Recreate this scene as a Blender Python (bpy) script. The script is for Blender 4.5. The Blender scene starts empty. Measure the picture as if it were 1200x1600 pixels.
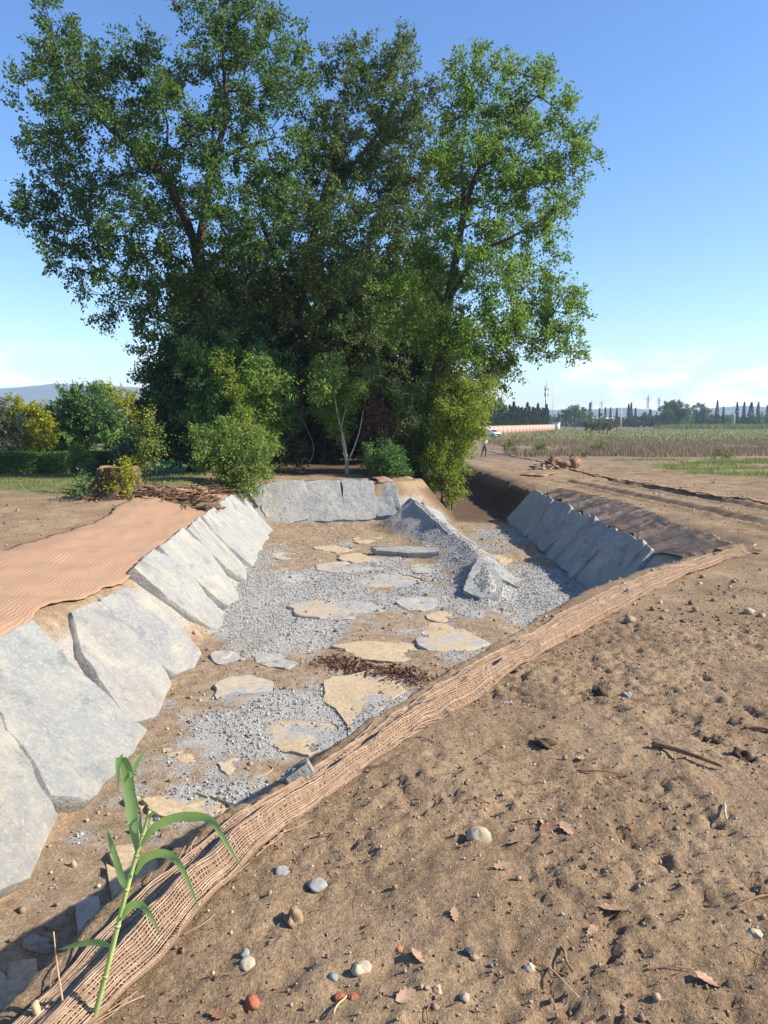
import bpy, math, random
import numpy as np
from mathutils import Vector, Matrix

random.seed(7)
rng = np.random.default_rng(7)
R = math.radians
SC = bpy.context.scene
COL = SC.collection

# ------------------------------------------------------------------ camera
CAMZ, PITCH, F = 1.6, R(7.3), 1109.0          # eye height, downward tilt, focal length in photo pixels
cam = bpy.data.cameras.new('camera'); camo = bpy.data.objects.new('camera', cam); COL.objects.link(camo)
camo.location = (0, 0, CAMZ); camo.rotation_euler = (R(90) - PITCH, 0, 0)
cam.sensor_fit = 'VERTICAL'; cam.sensor_height = 36.0; cam.sensor_width = 27.0
cam.lens = 36.0 * F / 1600.0
cam.clip_start = 0.05; cam.clip_end = 9000
SC.camera = camo

# ------------------------------------------------------------------ sun, sky, exposure
SUN_EL, SUN_BACK = R(35), R(8)              # sun from the right, a little behind the camera
sdir = Vector((math.cos(SUN_EL) * math.cos(SUN_BACK), -math.cos(SUN_EL) * math.sin(SUN_BACK), math.sin(SUN_EL)))
sl = bpy.data.lights.new('sun', 'SUN'); slo = bpy.data.objects.new('sun', sl); COL.objects.link(slo)
sl.energy = 4.6; sl.angle = R(0.5); sl.color = (1.0, 0.93, 0.82)
slo.location = (60, -8, 60); slo.rotation_euler = sdir.to_track_quat('Z', 'Y').to_euler()

W = bpy.data.worlds.new('World'); SC.world = W; W.use_nodes = True
wn, wl = W.node_tree.nodes, W.node_tree.links
wn.clear()
wo = wn.new('ShaderNodeOutputWorld'); bg = wn.new('ShaderNodeBackground'); bg.inputs['Strength'].default_value = 0.112
sky = wn.new('ShaderNodeTexSky'); sky.sky_type = 'NISHITA'; sky.sun_disc = False
sky.sun_elevation = SUN_EL; sky.sun_rotation = R(90) + SUN_BACK
sky.altitude = 0; sky.air_density = 1.0; sky.dust_density = 0.6; sky.ozone_density = 3.0
hs = wn.new('ShaderNodeHueSaturation'); hs.inputs['Saturation'].default_value = 1.2; hs.inputs['Value'].default_value = 1.0; hs.inputs['Hue'].default_value = .506
wl.new(sky.outputs[0], hs.inputs['Color'])
tc = wn.new('ShaderNodeTexCoord'); mp = wn.new('ShaderNodeMapping'); mp.inputs['Scale'].default_value = (5, 5, 15)
mp.inputs['Location'].default_value = (1.3, 0.2, 0.4)
wl.new(tc.outputs['Generated'], mp.inputs['Vector'])
cn = wn.new('ShaderNodeTexNoise'); cn.inputs['Scale'].default_value = 1.6; cn.inputs['Detail'].default_value = 9; cn.inputs['Roughness'].default_value = .55
wl.new(mp.outputs[0], cn.inputs['Vector'])
cr = wn.new('ShaderNodeValToRGB'); cr.color_ramp.elements[0].position = .50; cr.color_ramp.elements[1].position = .66
wl.new(cn.outputs[0], cr.inputs[0])
sx = wn.new('ShaderNodeSeparateXYZ'); wl.new(tc.outputs['Generated'], sx.inputs[0])
er = wn.new('ShaderNodeValToRGB')             # clouds lie in a low band all round the horizon
e = er.color_ramp.elements; e[0].position = 0.0; e[0].color = (.75, .75, .75, 1); e[1].position = .10; e[1].color = (0, 0, 0, 1)
e2 = e.new(.045); e2.color = (.85, .85, .85, 1)
wl.new(sx.outputs['Z'], er.inputs[0])
mm = wn.new('ShaderNodeMath'); mm.operation = 'MULTIPLY'; wl.new(cr.outputs[0], mm.inputs[0]); wl.new(er.outputs[0], mm.inputs[1])
cm = wn.new('ShaderNodeMix'); cm.data_type = 'RGBA'; wl.new(mm.outputs[0], cm.inputs['Factor'])
wl.new(hs.outputs[0], cm.inputs['A']); cm.inputs['B'].default_value = (8.6, 8.8, 9.4, 1)
wl.new(cm.outputs['Result'], bg.inputs['Color']); wl.new(bg.outputs[0], wo.inputs['Surface'])

SC.view_settings.view_transform = 'Standard'; SC.view_settings.look = 'None'
SC.view_settings.exposure = 1.1; SC.view_settings.gamma = 1.0; SC.view_settings.use_curve_mapping = False
SC.render.engine = 'CYCLES'
SC.cycles.max_bounces = 6; SC.cycles.diffuse_bounces = 3; SC.cycles.glossy_bounces = 2; SC.cycles.transmission_bounces = 3
SC.cycles.volume_bounces = 0; SC.cycles.transparent_max_bounces = 6
SC.cycles.use_denoising = True
SC.cycles.use_adaptive_sampling = False
SC.cycles.sample_clamp_indirect = 6

# ------------------------------------------------------------------ numpy helpers
def _h(ix, iy, s):
    h = (ix.astype(np.int64) * 374761393 + iy.astype(np.int64) * 668265263 + s * 974634777) & 0x7fffffff
    h = ((h ^ (h >> 13)) * 1274126177) & 0x7fffffff
    return ((h ^ (h >> 16)) & 0xffff) / 65535.0
def vn(x, y, s=0):
    ix, iy = np.floor(x), np.floor(y); fx, fy = x - ix, y - iy
    ux, uy = fx * fx * fx * (fx * (fx * 6 - 15) + 10), fy * fy * fy * (fy * (fy * 6 - 15) + 10)
    a, b, c, d = _h(ix, iy, s), _h(ix + 1, iy, s), _h(ix, iy + 1, s), _h(ix + 1, iy + 1, s)
    return (a + (b - a) * ux) * (1 - uy) + (c + (d - c) * ux) * uy
def fbm(x, y, f, o=4, s=0, g=.5):
    r, a, t = 0, 1, 0
    for k in range(o):
        r = r + a * (vn(x * f * 1.0 + 7.3 * k, y * f + 3.1 * k, s + k) - .5); t += a; a *= g; f *= 2.03
    return r / t * 2
def sst(a, b, x):
    t = np.clip((x - a) / (b - a), 0, 1); return t * t * (3 - 2 * t)
def smin(a, b, k):
    h = np.clip(.5 + .5 * (b - a) / k, 0, 1); return b + (a - b) * h - k * h * (1 - h)
def smax(a, b, k): return -smin(-a, -b, k)
def seg_d(x, y, pts):
    """signed distance to an open polyline (+ on its left)"""
    best = np.full(np.shape(x), 1e9); sg = np.ones(np.shape(x))
    for (ax, ay), (bx, by) in zip(pts[:-1], pts[1:]):
        dx, dy = bx - ax, by - ay; L2 = dx * dx + dy * dy
        t = np.clip(((x - ax) * dx + (y - ay) * dy) / L2, 0, 1)
        ex, ey = x - ax - t * dx, y - ay - t * dy
        d = np.hypot(ex, ey); m = d < best
        best = np.where(m, d, best); sg = np.where(m, np.sign(dx * (y - ay) - dy * (x - ax)), sg)
    return best * sg
def in_poly(x, y, pts):
    r = np.zeros(np.shape(x), bool); n = len(pts)
    for i in range(n):
        (ax, ay), (bx, by) = pts[i], pts[(i + 1) % n]
        c = ((ay > y) != (by > y)) & (x < (bx - ax) * (y - ay) / ((by - ay) if by != ay else 1e-9) + ax)
        r ^= c
    return r
def sd_poly(x, y, pts):
    d = np.abs(seg_d(x, y, list(pts) + [pts[0]])); return np.where(in_poly(x, y, pts), d, -d)

# ------------------------------------------------------------------ the lie of the land
CREST = [(-2.0, -1.5), (-1.45, .6), (-1.0, 1.75), (-.84, 2.3), (-.57, 2.8), (-.19, 3.38), (.6, 4.75), (2.35, 7.35), (3.85, 8.95), (5.2, 10.1), (8, 12.4)]
PEN = [(-14, 20.8), (-3.2, 20.8), (.85, 21.1), (1.7, 21.6), (2.3, 22.6), (2.5, 26), (2.7, 34), (2.9, 70), (-14, 70)]
SPUR = [(.95, 21.3, -.72), (1.5, 19.4, -1.06), (1.92, 17.3, -1.25), (2.08, 14.8, -1.24), (2.0, 13.3, -1.26), (1.95, 12.7, -1.38)]
def toeL(y): return np.interp(y, [-2, 4.5, 11, 16, 21, 24], [-2.75, -2.6, -2.65, -3.1, -3.5, -3.6])
def toeR(y): return np.interp(y, [9, 14, 22, 70], [3.85, 3.95, 4.05, 4.1])
def floorz(y): return -1.6 - .02 * np.maximum(0, y - 22)
def base(x, y):
    zr = -.024 * np.clip(y, 0, 62) - .0012 * np.clip(y - 62, 0, 60)
    zl = -.15 - 1.2 * sst(17, 42, y) * sst(-5.5, -9, x) - .012 * np.clip(y - 24, 0, 40) * (x > -9)
    zm = zr + (-.25 - .012 * np.clip(y - 20, 0, 50) - zr) * sst(12, 20, y)
    z = zl + (zm - zl) * sst(-6, -3, x)
    return z + (zr - z) * sst(2.2, 4.3, x)
def rise(d, k1, w1, k2): return np.where(d < 0, 0, np.where(d < w1, d * k1, w1 * k1 + (d - w1) * k2))
def T0(x, y):
    x, y = np.asarray(x, float), np.asarray(y, float)
    f = floorz(y); b = base(x, y)
    s = f + rise(x - toeR(y), 1.06, .85, .33)
    s = np.maximum(s, f + rise(toeL(y) - x, 1.05, np.interp(y, [6.3, 8.8], [1.14, .94]), .34))
    din = seg_d(x, y, CREST)
    s = np.maximum(s, f + np.maximum(0, 1.08 - din) * 1.6)
    s = np.maximum(s, f + np.maximum(0, sd_poly(x, y, PEN)) * np.where(y < 23.5, 1.2, .9))
    r = np.full(np.shape(x), -9.0)
    for (ax, ay, az), (bx, by, bz) in zip(SPUR[:-1], SPUR[1:]):
        dx, dy = bx - ax, by - ay; t = np.clip(((x - ax) * dx + (y - ay) * dy) / (dx * dx + dy * dy), 0, 1)
        ex, ey = x - ax - t * dx, y - ay - t * dy; d = np.hypot(ex, ey)
        side = np.where(ex > 0, .75, .42 + .42 * np.maximum(0, az + (bz - az) * t + 1.3))
        r = np.maximum(r, az + (bz - az) * t - d * side)
    s = smax(s, r, .14)
    return smin(b, s, .07)
def depth(x, y): return base(x, y) - T0(x, y)
def gravel_mask(x, y):
    g = fbm(x, y, .55, 4, 31) * 1.1 + fbm(x, y, 2.1, 3, 44) * .75 + fbm(x, y, 6.5, 3, 45) * .35
    far = sst(15.5, 19, y) * sst(1.4, .6, x)                 # the far end of the basin is mostly bare mud
    mid = np.exp(-((y - 12.8) / 3.2) ** 2) * .55
    slope = sst(.05, .2, T0(x, y) - floorz(y)) * .5
    return np.clip((g - .02 + mid * .7 - far * .62 + slope - .6 * sst(6.2, 4.2, y) - .55 * sst(1.3, .3, x - toeL(y)) * sst(12, 8.5, y)) * 2.6 + .25, 0, 1)
def noise_z(x, y, fine=True):
    dp = depth(x, y); inb = sst(.1, .5, dp)
    out = fbm(x, y, .7, 3, 1) * .035 + fbm(x, y, 2.6, 3, 5) * .022
    n = fbm(x, y, 7.5, 3, 9) * .013
    if fine:
        pit = np.clip(fbm(x, y, 13, 3, 17) * 1.6 - .42, 0, 1)
        patch = .45 + .9 * sst(-.25, .35, fbm(x, y, 1.1, 3, 77))
        n = n + (fbm(x, y, 26, 3, 12, .6) * .017 + np.abs(fbm(x, y, 11, 3, 21)) * .010 - pit * .034) * patch
    m1 = np.exp(-(((x - 3.0) / .55) ** 2 + ((y - 3.25) / .35) ** 2))  # churned heap on the right
    n = n + m1 * (.06 + .1 * np.abs(fbm(x, y, 7, 4, 61, .65)))
    rut = 0
    for cx in (6.9, 8.5):
        u = (x - cx - .25 * np.sin(y * .13)) / .22
        rut = rut - .09 * np.exp(-u * u) + .05 * np.exp(-(np.abs(u) - 1.6) ** 2 * 3)
    rut = rut * sst(8, 13, y) * sst(75, 50, y)
    plough = .12 * fbm(x, y, .9, 3, 91) * sst(9.5, 12, x) * sst(16, 22, y) * sst(60, 50, y)
    far = np.clip(1 - (np.hypot(x, y) - 60) / 200, .1, 1)
    lip = np.exp(-((dp - .15) / .12) ** 2) * .05 * fbm(x, y, 3.5, 3, 55)
    return ((out + n) * (1 - inb) + inb * (fbm(x, y, 1.3, 3, 3) * .05 + n * .6)) * far + rut + plough + lip
def T(x, y, fine=True): return T0(x, y) + noise_z(x, y, fine)
def tz(x, y): return float(T(np.array([x]), np.array([y]))[0])

# a photo pixel -> the ray through it -> the spot on the ground / the point at world depth Y
CP, SP = math.cos(PITCH), math.sin(PITCH)
def ray(px, py):
    u, v = (px - 600) / F, (800 - py) / F
    return np.array([u, CP + SP * v, -SP + CP * v])
TT = np.concatenate([np.linspace(1.2, 40, 6000), np.geomspace(40.01, 900, 2500)])
def hit(px, py):
    d = ray(px, py); P = d[None, :] * TT[:, None]; z = P[:, 2] + CAMZ
    below = z < T0(P[:, 0], P[:, 1])
    i = int(np.argmax(below)) if below.any() else len(TT) - 1
    return Vector((P[i, 0], P[i, 1], z[i]))
def at(px, py, Y):
    d = ray(px, py); t = Y / d[1]; return Vector((d[0] * t, Y, CAMZ + d[2] * t))

def hit_left(px, py):
    """where the ray meets the plane of the left slope"""
    d = ray(px, py); P = d[None, :] * TT[:, None]; z = P[:, 2] + CAMZ
    i = int(np.argmax(z < floorz(P[:, 1]) + 1.05 * (toeL(P[:, 1]) - P[:, 0])))
    return Vector((P[i, 0], P[i, 1], z[i]))

# ------------------------------------------------------------------ object helpers
def mesh_np(name, V, faces, smooth=False):
    me = bpy.data.meshes.new(name); V = np.asarray(V, np.float32)
    if isinstance(faces, np.ndarray): faces = [faces]
    faces = [np.asarray(f, np.int32) for f in faces if len(f)]
    tot = np.concatenate([np.full(len(f), f.shape[1], np.int32) for f in faces])
    idx = np.concatenate([f.ravel() for f in faces])
    me.vertices.add(len(V)); me.vertices.foreach_set('co', V.ravel())
    me.loops.add(len(idx)); me.loops.foreach_set('vertex_index', idx)
    me.polygons.add(len(tot)); st = np.concatenate([[0], np.cumsum(tot)[:-1]]).astype(np.int32)
    me.polygons.foreach_set('loop_start', st)
    if smooth: me.polygons.foreach_set('use_smooth', np.ones(len(tot), bool))
    me.update(calc_edges=True); me.validate()
    return me
def add(name, me, mat, parent=None, loc=None):
    o = bpy.data.objects.new(name, me); COL.objects.link(o)
    if mat is not None and not me.materials: me.materials.append(mat)
    if parent is not None: o.parent = parent
    if loc is not None: o.location = loc
    return o
def tag(o, label, cat, group=None):
    o['label'] = label; o['category'] = cat
    if group: o['group'] = group
    return o
def thing(name, label, cat, loc=(0, 0, 0), group=None, rz=0):
    o = bpy.data.objects.new(name, None); COL.objects.link(o); o.location = loc; o.rotation_euler.z = rz
    o.empty_display_size = .1
    return tag(o, label, cat, group)
def copy_tree(o, parent=None):
    c = o.copy(); COL.objects.link(c)
    if parent is not None: c.parent = parent
    for ch in list(o.children): copy_tree(ch, c)
    return c
class MB:
    """collects verts and quads/tris"""
    def __init__(s): s.V, s.Q, s.T, s.n = [], [], [], 0
    def put(s, V, Q=None, Tr=None):
        V = np.asarray(V, float)
        if Q is not None and len(Q): s.Q.append(np.asarray(Q) + s.n)
        if Tr is not None and len(Tr): s.T.append(np.asarray(Tr) + s.n)
        s.V.append(V); s.n += len(V)
    def mesh(s, name, smooth=False):
        F_ = []
        if s.Q: F_.append(np.concatenate(s.Q))
        if s.T: F_.append(np.concatenate(s.T))
        return mesh_np(name, np.concatenate(s.V), F_, smooth)
    def tube(s, P, r, k=6, cap=True, ph=0.):
        P = np.asarray(P, float); n = len(P); r = np.broadcast_to(np.asarray(r, float), (n,))
        d = np.gradient(P, axis=0); d /= np.linalg.norm(d, axis=1)[:, None] + 1e-9
        up = np.array([0, 0, 1.]) if abs(d[:, 2]).mean() < .8 else np.array([1., 0, 0])
        a = np.cross(d, up); a /= np.linalg.norm(a, axis=1)[:, None] + 1e-9; b = np.cross(a, d)
        th = np.arange(k) * 2 * np.pi / k + ph
        V = P[:, None] + r[:, None, None] * (np.cos(th)[None, :, None] * a[:, None] + np.sin(th)[None, :, None] * b[:, None])
        i = np.arange(n - 1)[:, None] * k; j = np.arange(k)[None]; j2 = (j + 1) % k
        Q = np.stack([i + j, i + j2, i + k + j2, i + k + j], -1).reshape(-1, 4)
        V = V.reshape(-1, 3); Tr = None
        if cap:
            V = np.vstack([V, P[0], P[-1]]); j = np.arange(k); j2 = (j + 1) % k
            Tr = np.vstack([np.stack([np.full(k, n * k), j2, j], -1), np.stack([np.full(k, n * k + 1), (n - 1) * k + j, (n - 1) * k + j2], -1)])
        s.put(V, Q, Tr)
    def box(s, c, h, rz=0, bev=0):
        V = np.array([[x, y, z] for x in (-1, 1) for y in (-1, 1) for z in (-1, 1)], float) * np.asarray(h)
        ca, sa = math.cos(rz), math.sin(rz); V = np.stack([V[:, 0] * ca - V[:, 1] * sa, V[:, 0] * sa + V[:, 1] * ca, V[:, 2]], 1) + np.asarray(c)
        s.put(V, [[0, 1, 3, 2], [4, 6, 7, 5], [0, 4, 5, 1], [2, 3, 7, 6], [0, 2, 6, 4], [1, 5, 7, 3]])
def ipath(pts, n):
    """smooth curve through points"""
    P = np.asarray([tuple(p) for p in pts], float)
    if len(P) == 2: return P[0] + (P[1] - P[0]) * np.linspace(0, 1, n)[:, None]
    P = np.vstack([2 * P[0] - P[1], P, 2 * P[-1] - P[-2]]); m = len(P) - 3
    out = []
    for t in np.linspace(0, m - 1e-6, n):
        i = int(t); f = t - i; a, b, c, d = P[i:i + 4]
        out.append(.5 * (2 * b + (c - a) * f + (2 * a - 5 * b + 4 * c - d) * f * f + (3 * b - a - 3 * c + d) * f ** 3))
    return np.array(out)

# ------------------------------------------------------------------ materials
class NT:
    def __init__(s, name, rough=.9):
        s.m = bpy.data.materials.new(name); s.m.use_nodes = True; s.t = s.m.node_tree; s.n = s.t.nodes
        s.b = s.n['Principled BSDF']; s.b.inputs['Roughness'].default_value = rough; s.b.inputs['Specular IOR Level'].default_value = .25
        s.g = s.n.new('ShaderNodeNewGeometry'); s.oi = None
    def link(s, a, b): s.t.links.new(a, b)
    def noise(s, scale, detail=4, rough=.6, vec=None, dist=0, sc=None):
        q = s.n.new('ShaderNodeTexNoise'); q.inputs['Scale'].default_value = scale; q.inputs['Detail'].default_value = detail
        q.inputs['Roughness'].default_value = rough; q.inputs['Distortion'].default_value = dist
        v = vec or s.g.outputs['Position']
        if sc:
            m = s.n.new('ShaderNodeMapping'); m.inputs['Scale'].default_value = sc; s.link(v, m.inputs[0]); v = m.outputs[0]
        s.link(v, q.inputs['Vector']); return q.outputs[0]
    def ramp(s, fac, stops):
        q = s.n.new('ShaderNodeValToRGB'); e = q.color_ramp.elements
        while len(e) < len(stops): e.new(.5)
        for i, (p, c) in enumerate(stops):
            e[i].position = p; e[i].color = (*c, 1) if len(c) == 3 else c
        s.link(fac, q.inputs[0]); return q.outputs[0]
    def mix(s, fac, a, b, mode='MIX'):
        q = s.n.new('ShaderNodeMix'); q.data_type = 'RGBA'; q.blend_type = mode
        for v, k in ((fac, 'Factor'), (a, 'A'), (b, 'B')):
            if isinstance(v, (int, float)): q.inputs[k].default_value = v
            elif isinstance(v, tuple): q.inputs[k].default_value = (*v, 1)
            else: s.link(v, q.inputs[k])
        return q.outputs['Result']
    def math(s, op, a, b=0., clamp=False):
        q = s.n.new('ShaderNodeMath'); q.operation = op; q.use_clamp = clamp
        for v, i in ((a, 0), (b, 1)):
            if isinstance(v, (int, float)): q.inputs[i].default_value = v
            else: s.link(v, q.inputs[i])
        return q.outputs[0]
    def attr(s, name):
        q = s.n.new('ShaderNodeAttribute'); q.attribute_name = name; return q.outputs['Color']
    def rnd(s): return s.g.outputs['Random Per Island']
    def obj_rnd(s):
        q = s.n.new('ShaderNodeObjectInfo'); return q.outputs['Random']
    def bump(s, h, strength=.5, dist=.02):
        q = s.n.new('ShaderNodeBump'); q.inputs['Strength'].default_value = strength; q.inputs['Distance'].default_value = dist
        s.link(h, q.inputs['Height']); s.link(q.outputs[0], s.b.inputs['Normal'])
    def col(s, c):
        if isinstance(c, tuple): s.b.inputs['Base Color'].default_value = (*c, 1)
        else: s.link(c, s.b.inputs['Base Color'])
        return s
def plain(name, c, rough=.7, var=.25, scale=8, bump=.2, bd=.01, metal=0):
    q = NT(name, rough); n = q.noise(scale, 5)
    lo = tuple(v * (1 - var) for v in c); hi = tuple(min(1, v * (1 + var)) for v in c)
    q.col(q.ramp(n, [(.3, lo), (.7, hi)])); q.b.inputs['Metallic'].default_value = metal
    if bump: q.bump(q.noise(scale * 5, 5), bump, bd)
    return q.m
def leafmat(name, cols, trans=.35, big=.35, rough=.6, spec=.2):
    """cols: dark, mid, light, accent ; each leaf keeps its own hue, clumps drift"""
    q = NT(name, rough); q.b.inputs['Specular IOR Level'].default_value = spec
    n = q.noise(big, 3)
    r = q.math('ADD', q.math('MULTIPLY', q.rnd(), .55), q.math('MULTIPLY', n, .62))
    c = q.ramp(r, [(.22, cols[0]), (.5, cols[1]), (.78, cols[2]), (.97, cols[3])])
    q.col(c)
    tr = q.n.new('ShaderNodeBsdfTranslucent'); q.link(q.mix(.5, c, tuple(min(1, v * 1.5) for v in cols[2])), tr.inputs[0])
    ms = q.n.new('ShaderNodeMixShader'); ms.inputs[0].default_value = trans
    q.link(q.b.outputs[0], ms.inputs[1]); q.link(tr.outputs[0], ms.inputs[2])
    q.link(ms.outputs[0], q.n['Material Output'].inputs['Surface'])
    return q.m

# terrain: zone = (in the dug basin, crushed stone, living grass, dry field)
def ground_material():
    q = NT('soil_ground', .95); q.b.inputs['Specular IOR Level'].default_value = .12
    z = q.attr('zone'); s = q.n.new('ShaderNodeSeparateColor'); q.link(z, s.inputs[0]); z2 = q.attr('zone_b')
    s2 = q.n.new('ShaderNodeSeparateColor'); q.link(z2, s2.inputs[0])
    nl, nm, nf, ng = q.noise(.9, 5), q.noise(7, 6, .65), q.noise(45, 6, .7), q.noise(160, 3, .7)
    mixn = q.math('ADD', q.math('MULTIPLY', nl, .45), q.math('MULTIPLY', nf, .55))
    soil = q.ramp(mixn, [(.32, (.115, .072, .042)), (.46, (.20, .133, .077)), (.57, (.30, .207, .123)), (.72, (.41, .30, .19))])
    soil = q.mix(q.math('MULTIPLY', q.ramp(ng, [(.56, (0, 0, 0)), (.66, (1, 1, 1))]), .55), soil, (.46, .38, .28))
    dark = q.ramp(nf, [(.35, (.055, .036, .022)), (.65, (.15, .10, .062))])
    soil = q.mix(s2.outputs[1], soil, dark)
    mud = q.ramp(q.math('ADD', q.math('MULTIPLY', nm, .5), q.math('MULTIPLY', nf, .5)), [(.36, (.15, .10, .062)), (.5, (.275, .195, .122)), (.64, (.40, .31, .21))])
    c = q.mix(s.outputs[0], soil, mud)
    dust = q.ramp(nf, [(.3, (.20, .195, .18)), (.5, (.335, .325, .30)), (.68, (.46, .44, .395))])
    c = q.mix(s.outputs[1], c, dust)
    grass = q.ramp(q.math('ADD', q.math('MULTIPLY', q.noise(.35, 4), .5), q.math('MULTIPLY', nf, .5)), [(.35, (.06, .075, .022)), (.5, (.13, .15, .045)), (.65, (.24, .21, .09))])
    c = q.mix(s.outputs[2], c, grass)
    dry = q.ramp(q.math('ADD', q.math('MULTIPLY', q.noise(.12, 5), .6), q.math('MULTIPLY', nm, .4)), [(.35, (.10, .07, .045)), (.5, (.19, .135, .085)), (.66, (.27, .21, .125))])
    c = q.mix(s2.outputs[0], c, dry)
    q.col(c)
    h = q.math('ADD', q.math('MULTIPLY', nf, 1.0), q.math('ADD', q.math('MULTIPLY', ng, .4), q.math('MULTIPLY', q.noise(18, 6, .7), 1.2)))
    q.bump(h, .75, .02)
    return q.m
M = {}
M['ground'] = ground_material()
def slab_material():
    q = NT('grey_slate', .78); q.b.inputs['Specular IOR Level'].default_value = .3
    o = q.obj_rnd(); n1, n2, n3 = q.noise(1.6, 6, .6), q.noise(9, 7, .7, dist=.6), q.noise(40, 6, .7)
    a = q.ramp(o, [(.0, (.215, .235, .24)), (.3, (.28, .285, .275)), (.55, (.225, .222, .23)), (.8, (.31, .30, .265)), (1., (.245, .265, .26))])
    st = q.math('ADD', q.math('MULTIPLY', n1, .5), q.math('MULTIPLY', n2, .5))
    c = q.mix(q.ramp(st, [(.38, (0, 0, 0)), (.62, (1, 1, 1))]), a, q.mix(.5, a, (.36, .355, .33)))
    c = q.mix(q.math('MULTIPLY', q.ramp(q.noise(3.2, 7, .7, dist=.8), [(.50, (0, 0, 0)), (.72, (1, 1, 1))]), .55), c, (.45, .415, .33))
    c = q.mix(q.math('MULTIPLY', q.ramp(q.noise(22, 8, .8, dist=.25), [(.52, (0, 0, 0)), (.60, (1, 1, 1))]), .55), c, (.50, .475, .40))
    c = q.mix(q.math('MULTIPLY', q.ramp(n3, [(.55, (0, 0, 0)), (.7, (1, 1, 1))]), .4), c, (.13, .13, .13))
    c = q.mix(q.math('MULTIPLY', q.ramp(q.noise(5, 5), [(.6, (0, 0, 0)), (.72, (1, 1, 1))]), .5), c, (.30, .235, .14))
    c = q.mix(q.math('MULTIPLY', q.ramp(q.noise(1.1, 6, .65, dist=.5), [(.50, (0, 0, 0)), (.66, (1, 1, 1))]), .65), c, (.46, .42, .33))
    c = q.mix(q.math('MULTIPLY', q.ramp(q.noise(2.3, 7, .7, dist=.4), [(.54, (0, 0, 0)), (.66, (1, 1, 1))]), .55), c, (.15, .16, .17))
    c = q.mix(q.math('MULTIPLY', q.ramp(q.noise(1.7, 6, .7), [(.57, (0, 0, 0)), (.68, (1, 1, 1))]), .5), c, (.30, .225, .14))
    q.col(c)
    st2 = q.noise(4, 8, .65, sc=(1, 1, 1))
    q.bump(q.math('ADD', q.math('MULTIPLY', n2, 1.0), q.math('ADD', q.math('MULTIPLY', n3, .7), q.math('MULTIPLY', st2, 1.4))), .85, .05)
    return q.m
M['slab'] = slab_material()
def mud_slab_material():
    q = NT('muddy_flat_stone', .9)
    o = q.obj_rnd(); n1, n2 = q.noise(3, 6, .65), q.noise(28, 6, .7)
    mudc = q.ramp(n2, [(.3, (.27, .20, .125)), (.5, (.40, .305, .19)), (.7, (.50, .39, .26))])
    stone = q.ramp(q.noise(12, 6), [(.35, (.25, .25, .24)), (.65, (.38, .365, .32))])
    f = q.math('ADD', q.math('MULTIPLY', n1, 1.6), q.math('MULTIPLY', o, .9))
    q.col(q.mix(q.ramp(q.math('SUBTRACT', f, 1.05), [(.25, (0, 0, 0)), (.6, (1, 1, 1))]), mudc, stone))
    q.bump(q.math('ADD', n2, n1), .5, .015); return q.m
M['mudslab'] = mud_slab_material()
def grain(name, stops, rough=.9, bs=60):
    q = NT(name, rough); n = q.noise(bs, 4)
    c = q.ramp(q.rnd(), stops); q.col(q.mix(q.math('MULTIPLY', n, .5), c, q.mix(.5, c, (.2, .16, .12)), 'MIX')); q.bump(n, .4, .01); return q.m
M['gravel'] = grain('crushed_stone', [(0, (.17, .165, .155)), (.35, (.28, .275, .26)), (.7, (.38, .375, .355)), (.9, (.47, .45, .405)), (1, (.40, .32, .22))])
M['crumb'] = grain('soil_crumb', [(0, (.10, .065, .04)), (.4, (.21, .14, .085)), (.8, (.32, .23, .145)), (1, (.42, .33, .23))])
M['pebble'] = grain('mixed_pebble', [(0, (.24, .21, .17)), (.3, (.38, .33, .26)), (.6, (.27, .27, .26)), (.85, (.46, .41, .33)), (.96, (.28, .13, .08)), (1, (.14, .14, .14))])
def jute_material(name, tint, s1=150):
    q = NT(name, .95); q.b.inputs['Specular IOR Level'].default_value = .1
    uv = q.n.new('ShaderNodeUVMap'); uv.uv_map = 'weave'
    def wave(sc, d, mul):
        w = q.n.new('ShaderNodeTexWave'); w.wave_type = 'BANDS'; w.bands_direction = d
        w.inputs['Scale'].default_value = sc; w.inputs['Distortion'].default_value = mul; w.inputs['Detail'].default_value = 3; w.inputs['Detail Scale'].default_value = .6
        q.link(uv.outputs[0], w.inputs['Vector']); return w.outputs['Fac']
    wa, wb = wave(s1 * .075, 'X', 1.6), wave(s1 * .043, 'Y', 1.2)
    n = q.noise(3.2, 5); nf = q.noise(70, 5, .7); big = q.noise(.8, 4)
    h = q.math('ADD', q.math('MULTIPLY', wa, .2), q.math('MULTIPLY', wb, .3))
    c = q.ramp(q.math('ADD', q.math('MULTIPLY', h, .55), q.math('MULTIPLY', nf, .4)), [(.2, tuple(v * .6 for v in tint)), (.45, tint), (.8, tuple(min(1, v * 1.25) for v in tint))])
    c = q.mix(q.math('MULTIPLY', q.ramp(n, [(.5, (0, 0, 0)), (.7, (1, 1, 1))]), .4), c, (.29, .20, .125))
    c = q.mix(q.math('MULTIPLY', q.ramp(big, [(.45, (0, 0, 0)), (.65, (1, 1, 1))]), .25), c, tuple(v * .8 for v in tint))
    q.col(c); q.bump(q.math('ADD', h, nf), .5, .012); return q.m
M['jute'] = jute_material('jute_netting', (.36, .225, .145), 210)
M['jute_dark'] = jute_material('jute_netting_underside', (.26, .17, .11), 300)
M['jute_grey'] = jute_material('pale_jute_netting', (.56, .43, .31), 210)  # jute in a lighter tan than the other nets
q = NT('jute_yarn', .95); q.col(q.mix(q.ramp(q.noise(25, 4), [(.35, (0, 0, 0)), (.65, (1, 1, 1))]), q.ramp(q.rnd(), [(0, (.30, .20, .13)), (1, (.48, .345, .235))]), (.26, .17, .11))); q.bump(q.noise(400, 2), .4, .003); M['yarn'] = q.m
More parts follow.
